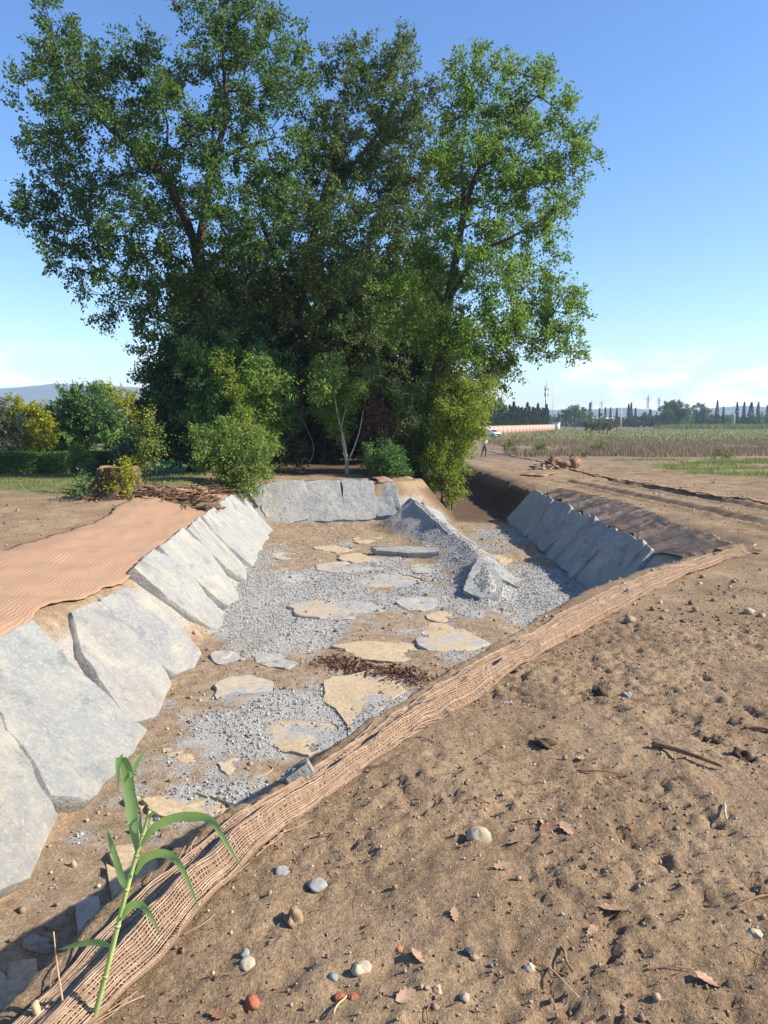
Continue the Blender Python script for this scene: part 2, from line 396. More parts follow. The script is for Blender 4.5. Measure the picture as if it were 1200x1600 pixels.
q = NT('jute_yarn_tan', .95); q.col(q.mix(q.ramp(q.noise(9, 5), [(.4, (0, 0, 0)), (.65, (1, 1, 1))]), (.40, .25, .162), (.33, .21, .135))); M['yarn_tan'] = q.m
q = NT('oak_bark', .95); n = q.noise(6, 6, .7, sc=(4, 4, .7)); q.col(q.ramp(n, [(.3, (.025, .019, .014)), (.55, (.065, .05, .037)), (.75, (.13, .105, .08))])); q.bump(n, .9, .05); M['bark'] = q.m
q = NT('stump_bark', .95); n = q.noise(5, 6, .7, sc=(3, 3, .8)); q.col(q.ramp(n, [(.3, (.035, .02, .014)), (.55, (.105, .06, .04)), (.75, (.22, .14, .095))])); q.bump(n, .9, .04); M['stump'] = q.m
M['cutwood'] = plain('sawn_wood', (.30, .16, .09), .85, .35, 20, .3)
M['twig'] = plain('dry_twig', (.20, .115, .065), .9, .5, 30, .3, .004)
M['paletwig'] = plain('pale_dead_wood', (.42, .36, .28), .9, .25, 30, .3, .004)
M['oak'] = leafmat('oak_leaf', [(000.021, 000.056, 000.014), (000.053, 000.116, 000.023), (000.105, 000.176, 000.033), (000.176, 000.210, 000.046)], .32, .4)
M['oak_b'] = leafmat('oak_leaf_sunny', [(0.041, 0.102, 0.017), (0.094, 0.186, 0.026), (0.174, 0.270, 0.038), (0.276, 0.288, 0.048)], .40, .4)
M['oak_c'] = leafmat('oak_leaf_olive', [(000.024, 000.060, 000.015), (000.062, 000.119, 000.026), (000.128, 000.175, 000.043), (000.217, 000.206, 000.066)], .3, .4)
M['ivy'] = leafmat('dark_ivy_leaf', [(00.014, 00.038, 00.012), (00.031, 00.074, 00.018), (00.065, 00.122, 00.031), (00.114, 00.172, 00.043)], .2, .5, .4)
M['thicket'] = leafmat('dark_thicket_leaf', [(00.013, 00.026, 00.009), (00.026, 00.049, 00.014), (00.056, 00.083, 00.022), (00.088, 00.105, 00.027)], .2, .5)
M['ash'] = leafmat('pale_sapling_leaf', [(.07, .13, .022), (.14, .23, .040), (.23, .33, .065), (.33, .36, .06)], .4, .8)
M['grn'] = leafmat('mid_green_leaf', [(00.037, 00.095, 00.023), (00.069, 00.152, 00.035), (00.120, 00.216, 00.057), (00.202, 00.265, 00.063)], .35, .8)
M['yel'] = leafmat('yellow_green_leaf', [(00.127, 00.164, 00.018), (00.240, 00.265, 00.023), (00.366, 00.366, 00.032), (00.506, 00.418, 00.037)], .4, .8)
M['vine'] = leafmat('vine_leaf', [(.065, .12, .014), (.15, .225, .024), (.25, .30, .034), (.36, .31, .05)], .4, 1.2)
M['redbush'] = leafmat('bramble_leaf', [(.05, .115, .022), (.11, .20, .035), (.21, .27, .06), (.36, .17, .08)], .35, 1.6)
M['drybush'] = leafmat('dry_red_leaf', [(.06, .03, .02), (.12, .055, .035), (.19, .10, .06), (.26, .17, .10)], .2, 1.2)
M['cyp'] = leafmat('cypress_needle', [(0.009, 0.023, 0.011), (0.018, 0.041, 0.016), (0.032, 0.059, 0.023), (0.045, 0.077, 0.027)], .1, .3)
M['pine'] = leafmat('pine_needle', [(00.032, 00.083, 00.024), (00.067, 00.143, 00.037), (00.113, 00.203, 00.053), (00.166, 00.256, 00.067)], .15, .3)
M['olive'] = leafmat('olive_leaf', [(.045, .065, .035), (.085, .11, .06), (.14, .16, .09), (.19, .2, .12)], .2, .5)
M['hedge'] = leafmat('hedge_leaf', [(0.039, 0.098, 0.018), (0.078, 0.169, 0.033), (0.143, 0.260, 0.046), (0.221, 0.338, 0.065)], .25, .8)
M['weed'] = leafmat('dry_weed', [(.10, .068, .045), (.18, .125, .08), (.26, .20, .125), (.30, .27, .14)], .2, .12)
M['grass'] = leafmat('green_grass', [(.055, .085, .016), (.11, .16, .03), (.17, .22, .045), (.25, .25, .08)], .3, .3)
M['lawn'] = leafmat('dry_lawn', [(.07, .085, .025), (.12, .14, .04), (.19, .19, .07), (.28, .25, .12)], .25, .3)
q = NT('reed_leaf', .45); q.b.inputs['Specular IOR Level'].default_value = .45
n = q.noise(9, 4, sc=(1, 1, 1)); q.col(q.ramp(n, [(.3, (.14, .26, .08)), (.7, (.25, .38, .14))]))
tr = q.n.new('ShaderNodeBsdfTranslucent'); tr.inputs[0].default_value = (.30, .48, .10, 1); ms = q.n.new('ShaderNodeMixShader'); ms.inputs[0].default_value = .35
q.link(q.b.outputs[0], ms.inputs[1]); q.link(tr.outputs[0], ms.inputs[2]); q.link(ms.outputs[0], q.n['Material Output'].inputs['Surface']); M['reed'] = q.m
M['reedstem'] = plain('reed_stem', (.34, .42, .14), .5, .25, 12, .1)
M['straw'] = plain('dry_straw', (.46, .31, .17), .8, .3, 30, .2, .003)
M['deadleaf'] = plain('dead_oak_leaf', (.31, .195, .125), .8, .35, 40, .3, .004)
M['deadleaf_dark'] = plain('dark_dead_leaf', (.20, .10, .06), .8, .35, 40, .3, .004)
M['cream'] = plain('cream_limestone', (.36, .30, .21), .85, .2, 30, .25, .004)
M['greystone'] = plain('grey_stone', (.25, .245, .225), .85, .25, 30, .3, .005)
M['brick'] = plain('red_brick_chip', (.30, .10, .055), .9, .3, 30, .4, .005)
M['orange'] = plain('orange_tile_chip', (.62, .17, .06), .85, .2, 40, .3, .004)
M['blackstone'] = plain('black_flint', (.05, .05, .055), .5, .3, 30, .2, .004)
M['rootsoil'] = plain('root_soil', (.19, .125, .075), .97, .4, 25, .9, .02)
M['clod'] = plain('dark_clod', (.095, .062, .038), .97, .4, 30, .9, .012)
M['tanclod'] = plain('tan_clod', (.36, .25, .15), .97, .3, 40, .9, .012)
M['wall'] = plain('salmon_render', (.42, .27, .21), .9, .12, 1.5, .2)
M['white'] = plain('white_paint', (.72, .74, .76), .35, .06, 3, 0)
M['glass'] = plain('dark_car_glass', (.03, .04, .05), .08, .1, 3, 0)
M['rubber'] = plain('black_rubber', (.02, .02, .02), .8, .1, 3, 0)
M['lamp'] = plain('headlight_lens', (.7, .72, .75), .1, .05, 3, 0)
M['steel'] = plain('galvanised_steel', (.32, .33, .35), .5, .15, 3, 0, metal=.5)
M['concrete'] = plain('pale_concrete_pole', (.5, .49, .46), .8, .15, 3, .1)
M['greenplastic'] = plain('green_plastic', (.04, .20, .10), .5, .25, 3, 0)
M['skin'] = plain('skin', (.40, .25, .18), .6, .1, 20, 0)
M['shirt'] = plain('pale_grey_shirt', (.55, .55, .57), .9, .1, 20, .2)
M['jeans'] = plain('dark_blue_jeans', (.045, .065, .12), .9, .25, 20, .2)
M['hair'] = plain('dark_hair', (.02, .015, .012), .6, .2, 20, 0)
M['shoe'] = plain('dark_shoe', (.06, .045, .035), .7, .2, 20, 0)
q = NT('wooded_hill', 1.0); n = q.noise(.02, 6); q.col(q.ramp(n, [(.35, (.03, .045, .03)), (.65, (.07, .085, .05))])); M['hill'] = q.m

# ------------------------------------------------------------------ ground, in three nested sheets
def zones(x, y):
    dp = depth(x, y)
    inb = sst(.12, .4, dp)
    hh_ = T0(x, y) - floorz(y); face = sst(.12, .3, hh_) * sst(.98, .80, hh_) * ((x < toeL(y) + .3) | ((y > 20) & (x < 1.2)) | ((x > 3.5) & (y > 9)))
    face = np.maximum(face, sst(.04, .15, hh_) * (x > .2) * (x < 2.9) * (y > 12.3) * (y < 21.2))
    grv = np.maximum(gravel_mask(x, y) * sst(.45, .8, dp), face * (.75 + .25 * fbm(x, y, 2, 3, 66))) * sst(23.5, 22.3, y)
    slope_soil = sst(21.8, 22.6, y) * sst(.1, .3, dp)
    n = fbm(x, y, .35, 4, 71); n2 = fbm(x, y, 1.7, 3, 73)
    lawn = sst(-4.8, -7.0, x + n * 1.2) * sst(16.5, 19.5, y + n * 1.5 + (x + 8) * .15)
    gp = sst(12, 15.5, x + n * 1.5 - (y - 30) * .16) * sst(21, 27, y) * sst(60, 52, y) * sst(-.1, .25, n + .25 * n2 + .1)
    far_g = sst(104, 114, y + n * 6) * sst(-.9, .1, np.sin(y * .045 + .6) + n * .9 + .5) * (x > -5)
    grass = np.clip(np.maximum(np.maximum(lawn, gp), far_g), 0, 1) * (1 - inb)
    dry = sst(48, 60, y + n * 5) * (x > 4) * (1 - inb)
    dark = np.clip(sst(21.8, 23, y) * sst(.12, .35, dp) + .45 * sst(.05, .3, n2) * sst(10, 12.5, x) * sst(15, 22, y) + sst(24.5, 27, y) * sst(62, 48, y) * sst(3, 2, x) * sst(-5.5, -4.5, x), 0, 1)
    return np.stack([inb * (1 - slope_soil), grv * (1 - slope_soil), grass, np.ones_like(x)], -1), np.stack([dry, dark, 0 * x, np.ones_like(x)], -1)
def sheet(name, xs, ys, fine, hole=None, sink=0, drop=0):
    X, Y = np.meshgrid(xs, ys); Z = T(X, Y, fine)
    nx, ny = len(xs), len(ys); i = np.arange(ny - 1)[:, None] * nx + np.arange(nx - 1)[None]
    Fq = np.stack([i, i + 1, i + nx + 1, i + nx], -1).reshape(-1, 4)
    if hole:
        x0, x1, y0, y1, mar = hole
        inside = (X > x0) & (X < x1) & (Y > y0) & (Y < y1); Z = Z - inside * sink
        deep = ((X > x0 + mar) & (X < x1 - mar) & (Y > y0 + mar) & (Y < y1 - mar)).ravel()
        Fq = Fq[~deep[Fq].all(1)]
    V = np.stack([X, Y, Z - drop], -1).reshape(-1, 3)
    a, b = zones(X.ravel(), Y.ravel())
    used = np.unique(Fq); rem = np.full(len(V), -1); rem[used] = np.arange(len(used))
    me = mesh_np(name, V[used], rem[Fq], True)
    for nm, d in (('zone', a), ('zone_b', b)):
        at_ = me.attributes.new(nm, 'FLOAT_COLOR', 'POINT'); at_.data.foreach_set('color', d[used].astype(np.float32).ravel())
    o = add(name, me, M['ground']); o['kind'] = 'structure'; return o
xa = np.arange(-1.9, 5.0, .019); ya = np.arange(.9, 6.2, .019)
sheet('bare_soil', xa, ya, True)
xb = np.arange(-7.5, 9.5, .068); yb = np.arange(-3, 27, .068)
bed = sheet('channel_bed', xb, yb, True, (-1.9, 4.98, .9, 6.18, .16), .03)
def spread(lo, a, b, hi, st, g=1.12):
    L = [a]; s = st
    while L[-1] > lo: L.append(L[-1] - s); s *= g
    Rr = [b]; s = st
    while Rr[-1] < hi: Rr.append(Rr[-1] + s); s *= g
    return np.concatenate([np.array(L[::-1]), np.arange(a + st, b, st), np.array(Rr)])
xc = spread(-2600, -12, 30, 2600, .5, 1.10); yc = spread(-300, -4, 70, 2600, .44, 1.06)
sheet('open_ground', xc, yc, False, (-7.5, 9.47, -3, 26.95, .45), .12)

# hills on the horizon
xs = np.linspace(-2600, 2600, 160); ys = np.linspace(2050, 2580, 14)
X, Y = np.meshgrid(xs, ys)
px = 600 + X / 2350 * F
hh = np.interp(px, [-900, -300, 0, 40, 100, 160, 230, 320, 700, 840, 900, 960, 1020, 1080, 1150, 1200, 1500, 2200], [70, 90, 98, 106, 120, 116, 112, 95, 30, 40, 32, 42, 34, 40, 52, 44, 60, 50])
hh = hh + fbm(X, Y, .004, 4, 5) * 9
prof = np.sin(np.linspace(0.02, math.pi - .02, 14))[:, None] ** .8
Z = -3 + (hh + 3) * prof
i = np.arange(13)[:, None] * 160 + np.arange(159)[None]
o = add('hills', mesh_np('hills', np.stack([X, Y, Z], -1).reshape(-1, 3), np.stack([i, i + 1, i + 161, i + 160], -1).reshape(-1, 4), True), M['hill']); o['kind'] = 'structure'

# the air: one closed box round everything
mb = MB(); mb.box((0, 1150, 61.5), (2750, 1600, 66.5)); hz = NT('air'); hz.n.remove(hz.b)
pv = hz.n.new('ShaderNodeVolumePrincipled'); pv.inputs['Color'].default_value = (.62, .78, 1, 1); pv.inputs['Density'].default_value = .00030; pv.inputs['Anisotropy'].default_value = .0
hz.link(pv.outputs[0], hz.n['Material Output'].inputs['Volume'])
o = add('haze', mb.mesh('haze'), hz.m); o['kind'] = 'stuff'

# ------------------------------------------------------------------ stone slabs
def slab_mesh(P, thick, seed, tilt=0., ring=44, rough=.014, wob=.07, grow_=1.10):
    """P: 3-D outline on the slope -> a slab with a broken edge, its origin in the outline's middle"""
    P = np.array([tuple(p) for p in P], float); c = P.mean(0); Qm = P - c
    _, _, vt = np.linalg.svd(Qm); n = vt[2]; n = n if n[2] > 0 else -n
    a = vt[0]; b = np.cross(n, a); p2 = np.stack([Qm @ a, Qm @ b], 1)
    ang = np.arctan2(p2[:, 1], p2[:, 0]); p2 = p2[np.argsort(ang)]
    L = np.concatenate([p2, p2[:1]]); seg = np.linalg.norm(np.diff(L, axis=0), axis=1); cum = np.concatenate([[0], np.cumsum(seg)])
    tq = np.linspace(0, cum[-1], ring, endpoint=False)
    for cc in cum[1:-1]: tq[int(np.argmin(np.abs(tq - cc)))] = cc          # the corners stay corners
    O = np.stack([np.interp(tq, cum, L[:, 0]), np.interp(tq, cum, L[:, 1])], 1)
    O = .04 * np.roll(O, 1, 0) + .92 * O + .04 * np.roll(O, -1, 0)
    size = math.sqrt(abs(np.sum(O[:, 0] * np.roll(O[:, 1], -1) - O[:, 1] * np.roll(O[:, 0], -1))) / 2)
    r_ = np.random.default_rng(seed)
    jit = 1 + (fbm(tq * 3.1 + seed, tq * 0, 1.2, 3, seed) + .35 * (r_.random(ring) - .5)) * wob
    O = O * jit[:, None] * grow_
    rows = [(1.0, -.12), (1.01, thick * .25), (1.0, thick * .80), (.985, thick * .98), (.92, thick), (.72, thick), (.5, thick), (.27, thick)]
    V = []
    td = r_.random() * 6.28; tv = np.array([math.cos(td), math.sin(td)]) * tilt
    for k, (f, h) in enumerate(rows):
        q2 = O * f
        dz = fbm(q2[:, 0] + seed * 3.7, q2[:, 1], 1.8, 4, seed) * rough * 1.6 + fbm(q2[:, 0] + seed, q2[:, 1], 7, 3, seed + 3) * rough
        step = (np.floor((q2[:, 0] * .8 + q2[:, 1] * .5 + fbm(q2[:, 0], q2[:, 1], 2.2, 3, seed) * .5) * 2.5 / max(size, .3)) * .011) if k >= 3 else 0
        hh_ = h + (dz + step + q2 @ tv) * (1 if k > 0 else 0)
        V.append(c + q2[:, :1] * a + q2[:, 1:] * b + (hh_ * np.ones(ring))[:, None] * n)
    V.append((c + thick * n)[None]); V = np.vstack(V) - c
    i = np.arange(len(rows) - 1)[:, None] * ring; j = np.arange(ring)[None]; j2 = (j + 1) % ring
    Qd = np.stack([i + j, i + j2, i + ring + j2, i + ring + j], -1).reshape(-1, 4)
    l = (len(rows) - 1) * ring; j = np.arange(ring); j2 = (j + 1) % ring
    Tr = np.stack([l + j, l + j2, np.full(ring, len(V) - 1)], -1)
    me = mesh_np('slab', V, [Qd, Tr], True)
    try: me.set_sharp_from_angle(angle=R(38))
    except Exception: pass
    return me, Vector(c)
def put_slab(parent, P, thick, seed, tilt=.03, mat='slab', name='slab', **k):
    me, c = slab_mesh(P, thick, seed, tilt, **k); return add(name, me, M[mat], parent, c - parent.location)

lw = thing('stone_revetment', 'sloping lining of large pale grey stone slabs along the sunlit left bank', 'stone lining', (0, 0, 0))
LEFT = [   # outlines read off the photo, found on the slope
 [(-70, 1150), (0, 1140), (30, 1195), (70, 1290), (30, 1375), (-70, 1420)],
 [(-35, 1035), (5, 1010), (48, 985), (100, 1045), (160, 1105), (205, 1150), (185, 1195), (118, 1255), (62, 1255), (25, 1180), (-20, 1110)],
 [(112, 968), (155, 952), (190, 995), (230, 1040), (250, 1078), (228, 1125), (195, 1135), (150, 1080), (122, 1030)],
 [(160, 945), (195, 926), (232, 950), (272, 992), (298, 1030), (290, 1048), (262, 1056), (225, 1030), (190, 990)],
 [(205, 900), (238, 868), (268, 885), (308, 925), (340, 968), (330, 984), (290, 966), (240, 930)],
 [(250, 860), (282, 836), (315, 870), (350, 912), (362, 938), (345, 950), (305, 912), (270, 880)],
 [(290, 834), (312, 814), (345, 850), (380, 893), (375, 910), (345, 892), (315, 862)],
 [(316, 812), (335, 797), (365, 835), (394, 868), (388, 888), (362, 864), (335, 838)],
 [(338, 796), (352, 784), (382, 820), (406, 850), (400, 866), (375, 842), (352, 815)],
 [(355, 782), (368, 773), (395, 806), (418, 832), (410, 850), (388, 828), (368, 800)],
 [(371, 772), (384, 765), (405, 790), (422, 812), (418, 832), (398, 810)],
]
for k, pl in enumerate(LEFT): put_slab(lw, [hit_left(*p) for p in pl], .10 + .04 * random.random(), 100 + k, .035, rough=.024, grow_=1.09, wob=.05)
fw = thing('stone_revetment', 'low sloping end lining of grey stone slabs below the earth berm', 'stone lining', (0, 0, 0))
FAR = [
 [(417, 764), (440, 757), (470, 756), (478, 780), (480, 808), (450, 814), (424, 816), (414, 795)],
 [(477, 757), (505, 755), (527, 757), (533, 785), (536, 810), (508, 812), (484, 811)],
 [(538, 757), (560, 755), (579, 757), (585, 785), (587, 808), (562, 811), (541, 810)],
 [(587, 758), (606, 757), (617, 760), (622, 782), (627, 800), (608, 806), (593, 807)],
 [(388, 768), (400, 758), (412, 760), (412, 785), (404, 790)],
]
for k, pl in enumerate(FAR): put_slab(fw, [hit(*p) for p in pl], .05 + .03 * random.random(), 140 + k, .03, rough=.02, grow_=1.15)
sp_ = thing('stone_spur', 'low pointed spur of gravel and stone slabs dividing the basin from the channel', 'stone spur', (0, 0, 0))
SPURS = [
 [(640, 778), (655, 782), (690, 808), (712, 832), (700, 834), (668, 812), (648, 796)],
]
put_slab(sp_, [(x, y, float(T0(x, y))) for x, y in ((1.5, 12.75), (1.72, 12.42), (2.05, 12.5), (2.22, 13.1), (2.2, 13.9), (1.98, 14.5), (1.72, 13.7))], .07, 165, .01, rough=.015)
for k, pl in enumerate(SPURS): put_slab(sp_, [hit(*p) for p in pl], .05, 160 + k, .03, rough=.018, grow_=1.0)
for k, (y0, y1) in enumerate([(13.4, 14.7), (14.8, 16.2), (16.3, 17.8), (17.9, 19.4), (19.5, 21.0)]):   # far flank of the spur
    P = []
    for yy, dd in ((y0, .2), (y1, .2), (y1, .62), (y0, .58)):
        xx = float(np.interp(yy, [13.3, 14.8, 17.3, 19, 21.3], [2.0, 2.08, 1.92, 1.5, .8])) + dd; P.append((xx, yy, float(T0(xx, yy))))
    put_slab(sp_, P, .012, 170 + k, .03, grow_=1.0)
rw = thing('stone_revetment', 'shaded sloping lining of blue grey stone slabs along the right bank', 'stone lining', (0, 0, 0))
yy = 10.6; k = 0
def rp(y, d): x = float(toeR(y)) + d; return (x, y, float(T0(x, y)))
while yy < 21.9:
    w = random.choice([.42, .55, .7, .95, 1.25, 1.4]) * random.uniform(.9, 1.1); sk = random.uniform(.0, .25); g = .03
    if k % 3 == 2 and yy > 13:      # a slab in two pieces, one above the other
        m = random.uniform(.45, .6)
        put_slab(rw, [rp(yy + g, .0), rp(yy + w * .5, -.04), rp(yy + w - g, .02), rp(yy + w - g + sk * .5, m - .03), rp(yy + g + sk * .5, m - .02)], .11, 200 + k, .05, rough=.02)
        put_slab(rw, [rp(yy + g + sk * .5, m + .02), rp(yy + w - g + sk * .5, m + .02), rp(yy + w - g + sk, .86), rp(yy + w * .5 + sk, .88), rp(yy + g + sk, .83)], .09, 230 + k, .05, rough=.02)
    else:
        put_slab(rw, [rp(yy + g, .0), rp(yy + w * .4, -.05), rp(yy + w - g, .03), rp(yy + w - g + sk * .5, .45), rp(yy + w - g + sk, .84), rp(yy + w * .5 + sk, .84 + .05 * random.random()), rp(yy + g + sk, .82), rp(yy + g + sk * .5, .5)], random.uniform(.05, .11), 200 + k, .07, rough=.022, wob=.05)
    yy += w; k += 1
nw = thing('stone_revetment', 'shaded stone slabs of the near bank low in the lower left corner', 'stone lining', (0, 0, 0))
for k, pl in enumerate([[(-1.75, 1.3), (-1.45, 1.75), (-1.85, 2.2), (-2.15, 1.8)], [(-1.35, 2.0), (-1.1, 2.6), (-1.5, 3.0), (-1.75, 2.4)], [(-.95, 2.95), (-.6, 3.5), (-.95, 3.95), (-1.3, 3.4)], [(-.35, 3.9), (.05, 4.5), (-.3, 4.95), (-.7, 4.4)]]):
    put_slab(nw, [(x, y, float(T0(x, y))) for x, y in pl], .09, 260 + k, .05)

# flat stones bedded in the floor: (cx, cy, rx, ry) in the photo
FLAT = [(385, 1085, 56, 32), (572, 1083, 66, 38), (312, 1172, 62, 26), (470, 1150, 62, 28), (380, 1200, 46, 18), (290, 1262, 78, 22), (440, 1030, 42, 17), (610, 1018, 85, 17), (705, 1006, 60, 15),
        (535, 952, 78, 18), (655, 946, 36, 11), (540, 888, 54, 9), (575, 872, 44, 8), (610, 908, 62, 12), (460, 905, 30, 7), (660, 890, 22, 6), (448, 870, 24, 5), (700, 985, 46, 15), (770, 962, 48, 10),
        (835, 970, 36, 9), (585, 845, 34, 6), (520, 858, 28, 5), (690, 965, 26, 8), (205, 1345, 42, 18), (150, 1430, 36, 14), (215, 1255, 26, 10), (355, 1030, 26, 12), (800, 905, 26, 6), (775, 872, 30, 6), (60, 1470, 30, 16), (30, 1520, 40, 22)]
for k, (cx, cy, rx, ry) in enumerate(FLAT):
    if float(T0(*hit(cx, cy)[:2]) - floorz(hit(cx, cy).y)) > .2: continue
    pts = []
    for j in range(9):
        a = j * 2 * math.pi / 9; f = random.uniform(.84, 1.12); h_ = hit(cx + rx * f * math.cos(a), cy + ry * f * math.sin(a)); h_.z = float(floorz(h_.y)) + .006; pts.append(h_)
    put_slab(bed, pts, random.uniform(.0, .010), 300 + k, .008, 'mudslab', 'flat_stone', ring=40, rough=.012, wob=.17, grow_=1.0)
pl = thing('stone_plate', 'thin grey stone plate lying tilted on the mud of the basin floor', 'stone plate', hit(632, 868))
put_slab(pl, [pl.location + Vector(v) for v in ((-.75, .25, .16), (-.6, -.02, .1), (.1, -.3, .08), (.72, -.34, .07), (.7, -.1, .1), (0, .12, .15))], .06, 401, .04)
c0 = hit(458, 1220); tp = thing('stone_plate', 'small bluish stone fragment poking up beside the near jute strip', 'stone', c0)
put_slab(tp, [c0 + Vector(v) for v in ((-.07, 0, .0), (-.03, -.03, .03), (.07, .0, .07), (.06, .05, .08), (-.02, .05, .03))], .015, 402, .1)

# ------------------------------------------------------------------ loose stone, crumbs, pebbles
CUBE = np.array([[1, 0, 0], [-1, 0, 0], [0, 1, 0], [0, -1, 0], [0, 0, 1], [0, 0, -1]], float) * 1.3
CQ = np.array([[0, 2, 4], [2, 1, 4], [1, 3, 4], [3, 0, 4], [2, 0, 5], [1, 2, 5], [3, 1, 5], [0, 3, 5]])
def rand_rot(n):
    q4 = rng.normal(size=(n, 4)); q4 /= np.linalg.norm(q4, axis=1)[:, None]; w, x, y, z = q4.T
    return np.stack([1 - 2 * (y * y + z * z), 2 * (x * y - z * w), 2 * (x * z + y * w), 2 * (x * y + z * w), 1 - 2 * (x * x + z * z), 2 * (y * z - x * w), 2 * (x * z - y * w), 2 * (y * z + x * w), 1 - 2 * (x * x + y * y)], -1).reshape(n, 3, 3)
def bits(name, x, y, size, mat, sinkf=.2, flat=.75, fine=True):
    n = len(x); z = T(x, y, fine)
    V = (CUBE[None] + .5 * (rng.random((n, 6, 3)) - .5)) * (1 + .35 * (rng.random((n, 6, 3)) - .5) * 1.6) * np.array([1, .85, flat])
    V = np.einsum('nij,nkj->nki', rand_rot(n), V) * (size[:, None, None] * .5)
    V[:, :, 0] += x[:, None]; V[:, :, 1] += y[:, None]; V[:, :, 2] += (z + size * (.5 - sinkf) * .6)[:, None]
    Fq = (CQ[None] + (np.arange(n) * 6)[:, None, None]).reshape(-1, 3)
    o = add(name, mesh_np(name, V.reshape(-1, 3), Fq), M[mat]); o['kind'] = 'stuff'; return o
n = 260000
x = rng.uniform(-3.9, 4.3, n); y = 2.0 + (24 - 2.0) * rng.random(n) ** 1.25
dp = depth(x, y); g = gravel_mask(x, y)
flat_c = [(hit(cx, cy), rx, ry, cx, cy) for cx, cy, rx, ry in FLAT]
clear = np.ones(n, bool)
for h_, rx, ry, cx, cy in flat_c:
    Y_ = h_.y; ax = rx * Y_ / F * .92; ay = ry * Y_ * Y_ / (F * 3.2) * .88
    clear &= (((x - h_.x) / ax) ** 2 + ((y - h_.y) / ay) ** 2) > .66 + .5 * fbm(x, y, 2.3, 3, 13)
sl_ok = (T0(x, y) - floorz(y) < .35) | (rng.random(n) < .25)
near_bank = seg_d(x, y, CREST) > .9
keep = (dp > .5) & clear & sl_ok & near_bank & (rng.random(n) < .06 + .94 * sst(.35, .8, g)) & (y < 23)
x, y = x[keep], y[keep]; print('gravel', len(x))
x, y = x[:60000], y[:60000]
bits('gravel', x, y, np.clip(rng.lognormal(-4.3, .40, len(x)), .007, .04) * (1 + .35 * sst(8, 18, y)), 'gravel')
n = 38000                                                     # soil crumbs
x = rng.uniform(-1.2, 4.8, n); y = 1.2 + 6.2 * rng.random(n) ** 1.25
keep = (seg_d(x, y, CREST) < -.12) & (rng.random(n) < .25 + .9 * sst(-.2, .35, fbm(x, y, 1.1, 3, 77))); x, y = x[keep], y[keep]
bits('soil_crumbs', x, y, np.clip(rng.lognormal(-5.25, .55, len(x)), .003, .028), 'crumb', .25, .9)
n = 17000                                                     # clods further out and on the banks
x = rng.uniform(-9, 16, n); y = 6 + 34 * rng.random(n) ** 1.9; keep = (depth(x, y) < .12) & ((x > 0) | (x < -3.5)) & ~((x > 4.6) & (x < 6.0)) & ~((x < -3) & (x > -5.2) & (y < 20.5)); x, y = x[keep], y[keep]
bits('soil_clods', x, y, np.clip(rng.lognormal(-4.1, .6, len(x)), .008, .11), 'crumb', .25, .8)
n = 1500
x = rng.uniform(-1, 4.6, n); y = 1.3 + 5 * rng.random(n) ** 1.2; keep = seg_d(x, y, CREST) < -.15; x, y = x[keep], y[keep]
bits('pebbles', x, y, np.clip(rng.lognormal(-4.9, .45, len(x)), .004, .022), 'pebble', .15, .7)
n = 5000                                                      # mud lumps in the basin
x = rng.uniform(-3.3, 3.9, n); y = 2.2 + 20 * rng.random(n) ** 1.3; keep = (depth(x, y) > .9) & clear[:n]; x, y = x[keep], y[keep]
bits('mud_lumps', x, y, np.clip(rng.lognormal(-3.9, .5, len(x)), .01, .08), 'crumb', .25, .8)

# ------------------------------------------------------------------ jute netting
def jute(name, label, rows, nacross, mat, lift=.02, wrk=.02, seed=0, ragged=.03, grp=None, cat='netting', fold=0):
    """rows: list of (outer xy, inner xy) along the length"""
    A = np.array([r[0] for r in rows], float); B = np.array([r[1] for r in rows], float); n = len(rows)
    s = np.linspace(0, 1, nacross)
    P = A[:, None] + (B - A)[:, None] * s[None, :, None]
    L = np.concatenate([[0], np.cumsum(np.linalg.norm(np.diff(A, axis=0), axis=1))])
    Wd = np.linalg.norm(B - A, axis=1).mean()
    u = np.broadcast_to(L[:, None], P.shape[:2]); v = np.broadcast_to(s[None] * Wd, P.shape[:2])
    edge = np.minimum(s, 1 - s)[None] * Wd
    dirn = (B - A) / np.linalg.norm(B - A, axis=1)[:, None]
    P = P + dirn[:, None] * (fbm(u, v * 0 + (s > .5)[None] * 9., 2.3, 3, seed) * ragged * (np.abs(s - .5) * 2)[None] ** 2)[..., None]
    z = T0(P[..., 0], P[..., 1]) + .5 * noise_z(P[..., 0], P[..., 1], False) + lift + (np.abs(fbm(u * .8, v * 2.5, 1.7, 3, seed + 3)) + .5 * fbm(u, v, 6, 3, seed + 5)) * wrk
    if fold: z = z + fold * np.exp(-((s[None] - .36 - .1 * fbm(u[:, :1], u[:, :1] * 0, .5, 2, 5)) / .17) ** 2) * (.35 + 1.3 * np.clip(fbm(u[:, :1], u[:, :1] * 0, .8, 2, 19) + .4, 0, 1))
    V = np.concatenate([P, z[..., None]], -1)
    i = np.arange(n - 1)[:, None] * nacross + np.arange(nacross - 1)[None]
    Q = np.stack([i, i + nacross, i + nacross + 1, i + 1], -1).reshape(-1, 4)
    me = mesh_np('sheet', V.reshape(-1, 3), Q, True)
    uvl = me.uv_layers.new(name='weave'); li = np.empty(len(me.loops), np.int32); me.loops.foreach_get('vertex_index', li)
    UV = np.stack([u.ravel(), v.ravel()], 1)[li].astype(np.float32); uvl.data.foreach_set('uv', UV.ravel())
    t = thing(name, label, cat, (0, 0, 0), grp)
    o = add('sheet', me, M[mat], t); md = o.modifiers.new('thickness', 'SOLIDIFY'); md.thickness = .012; md.offset = -1
    return t, P, V, u
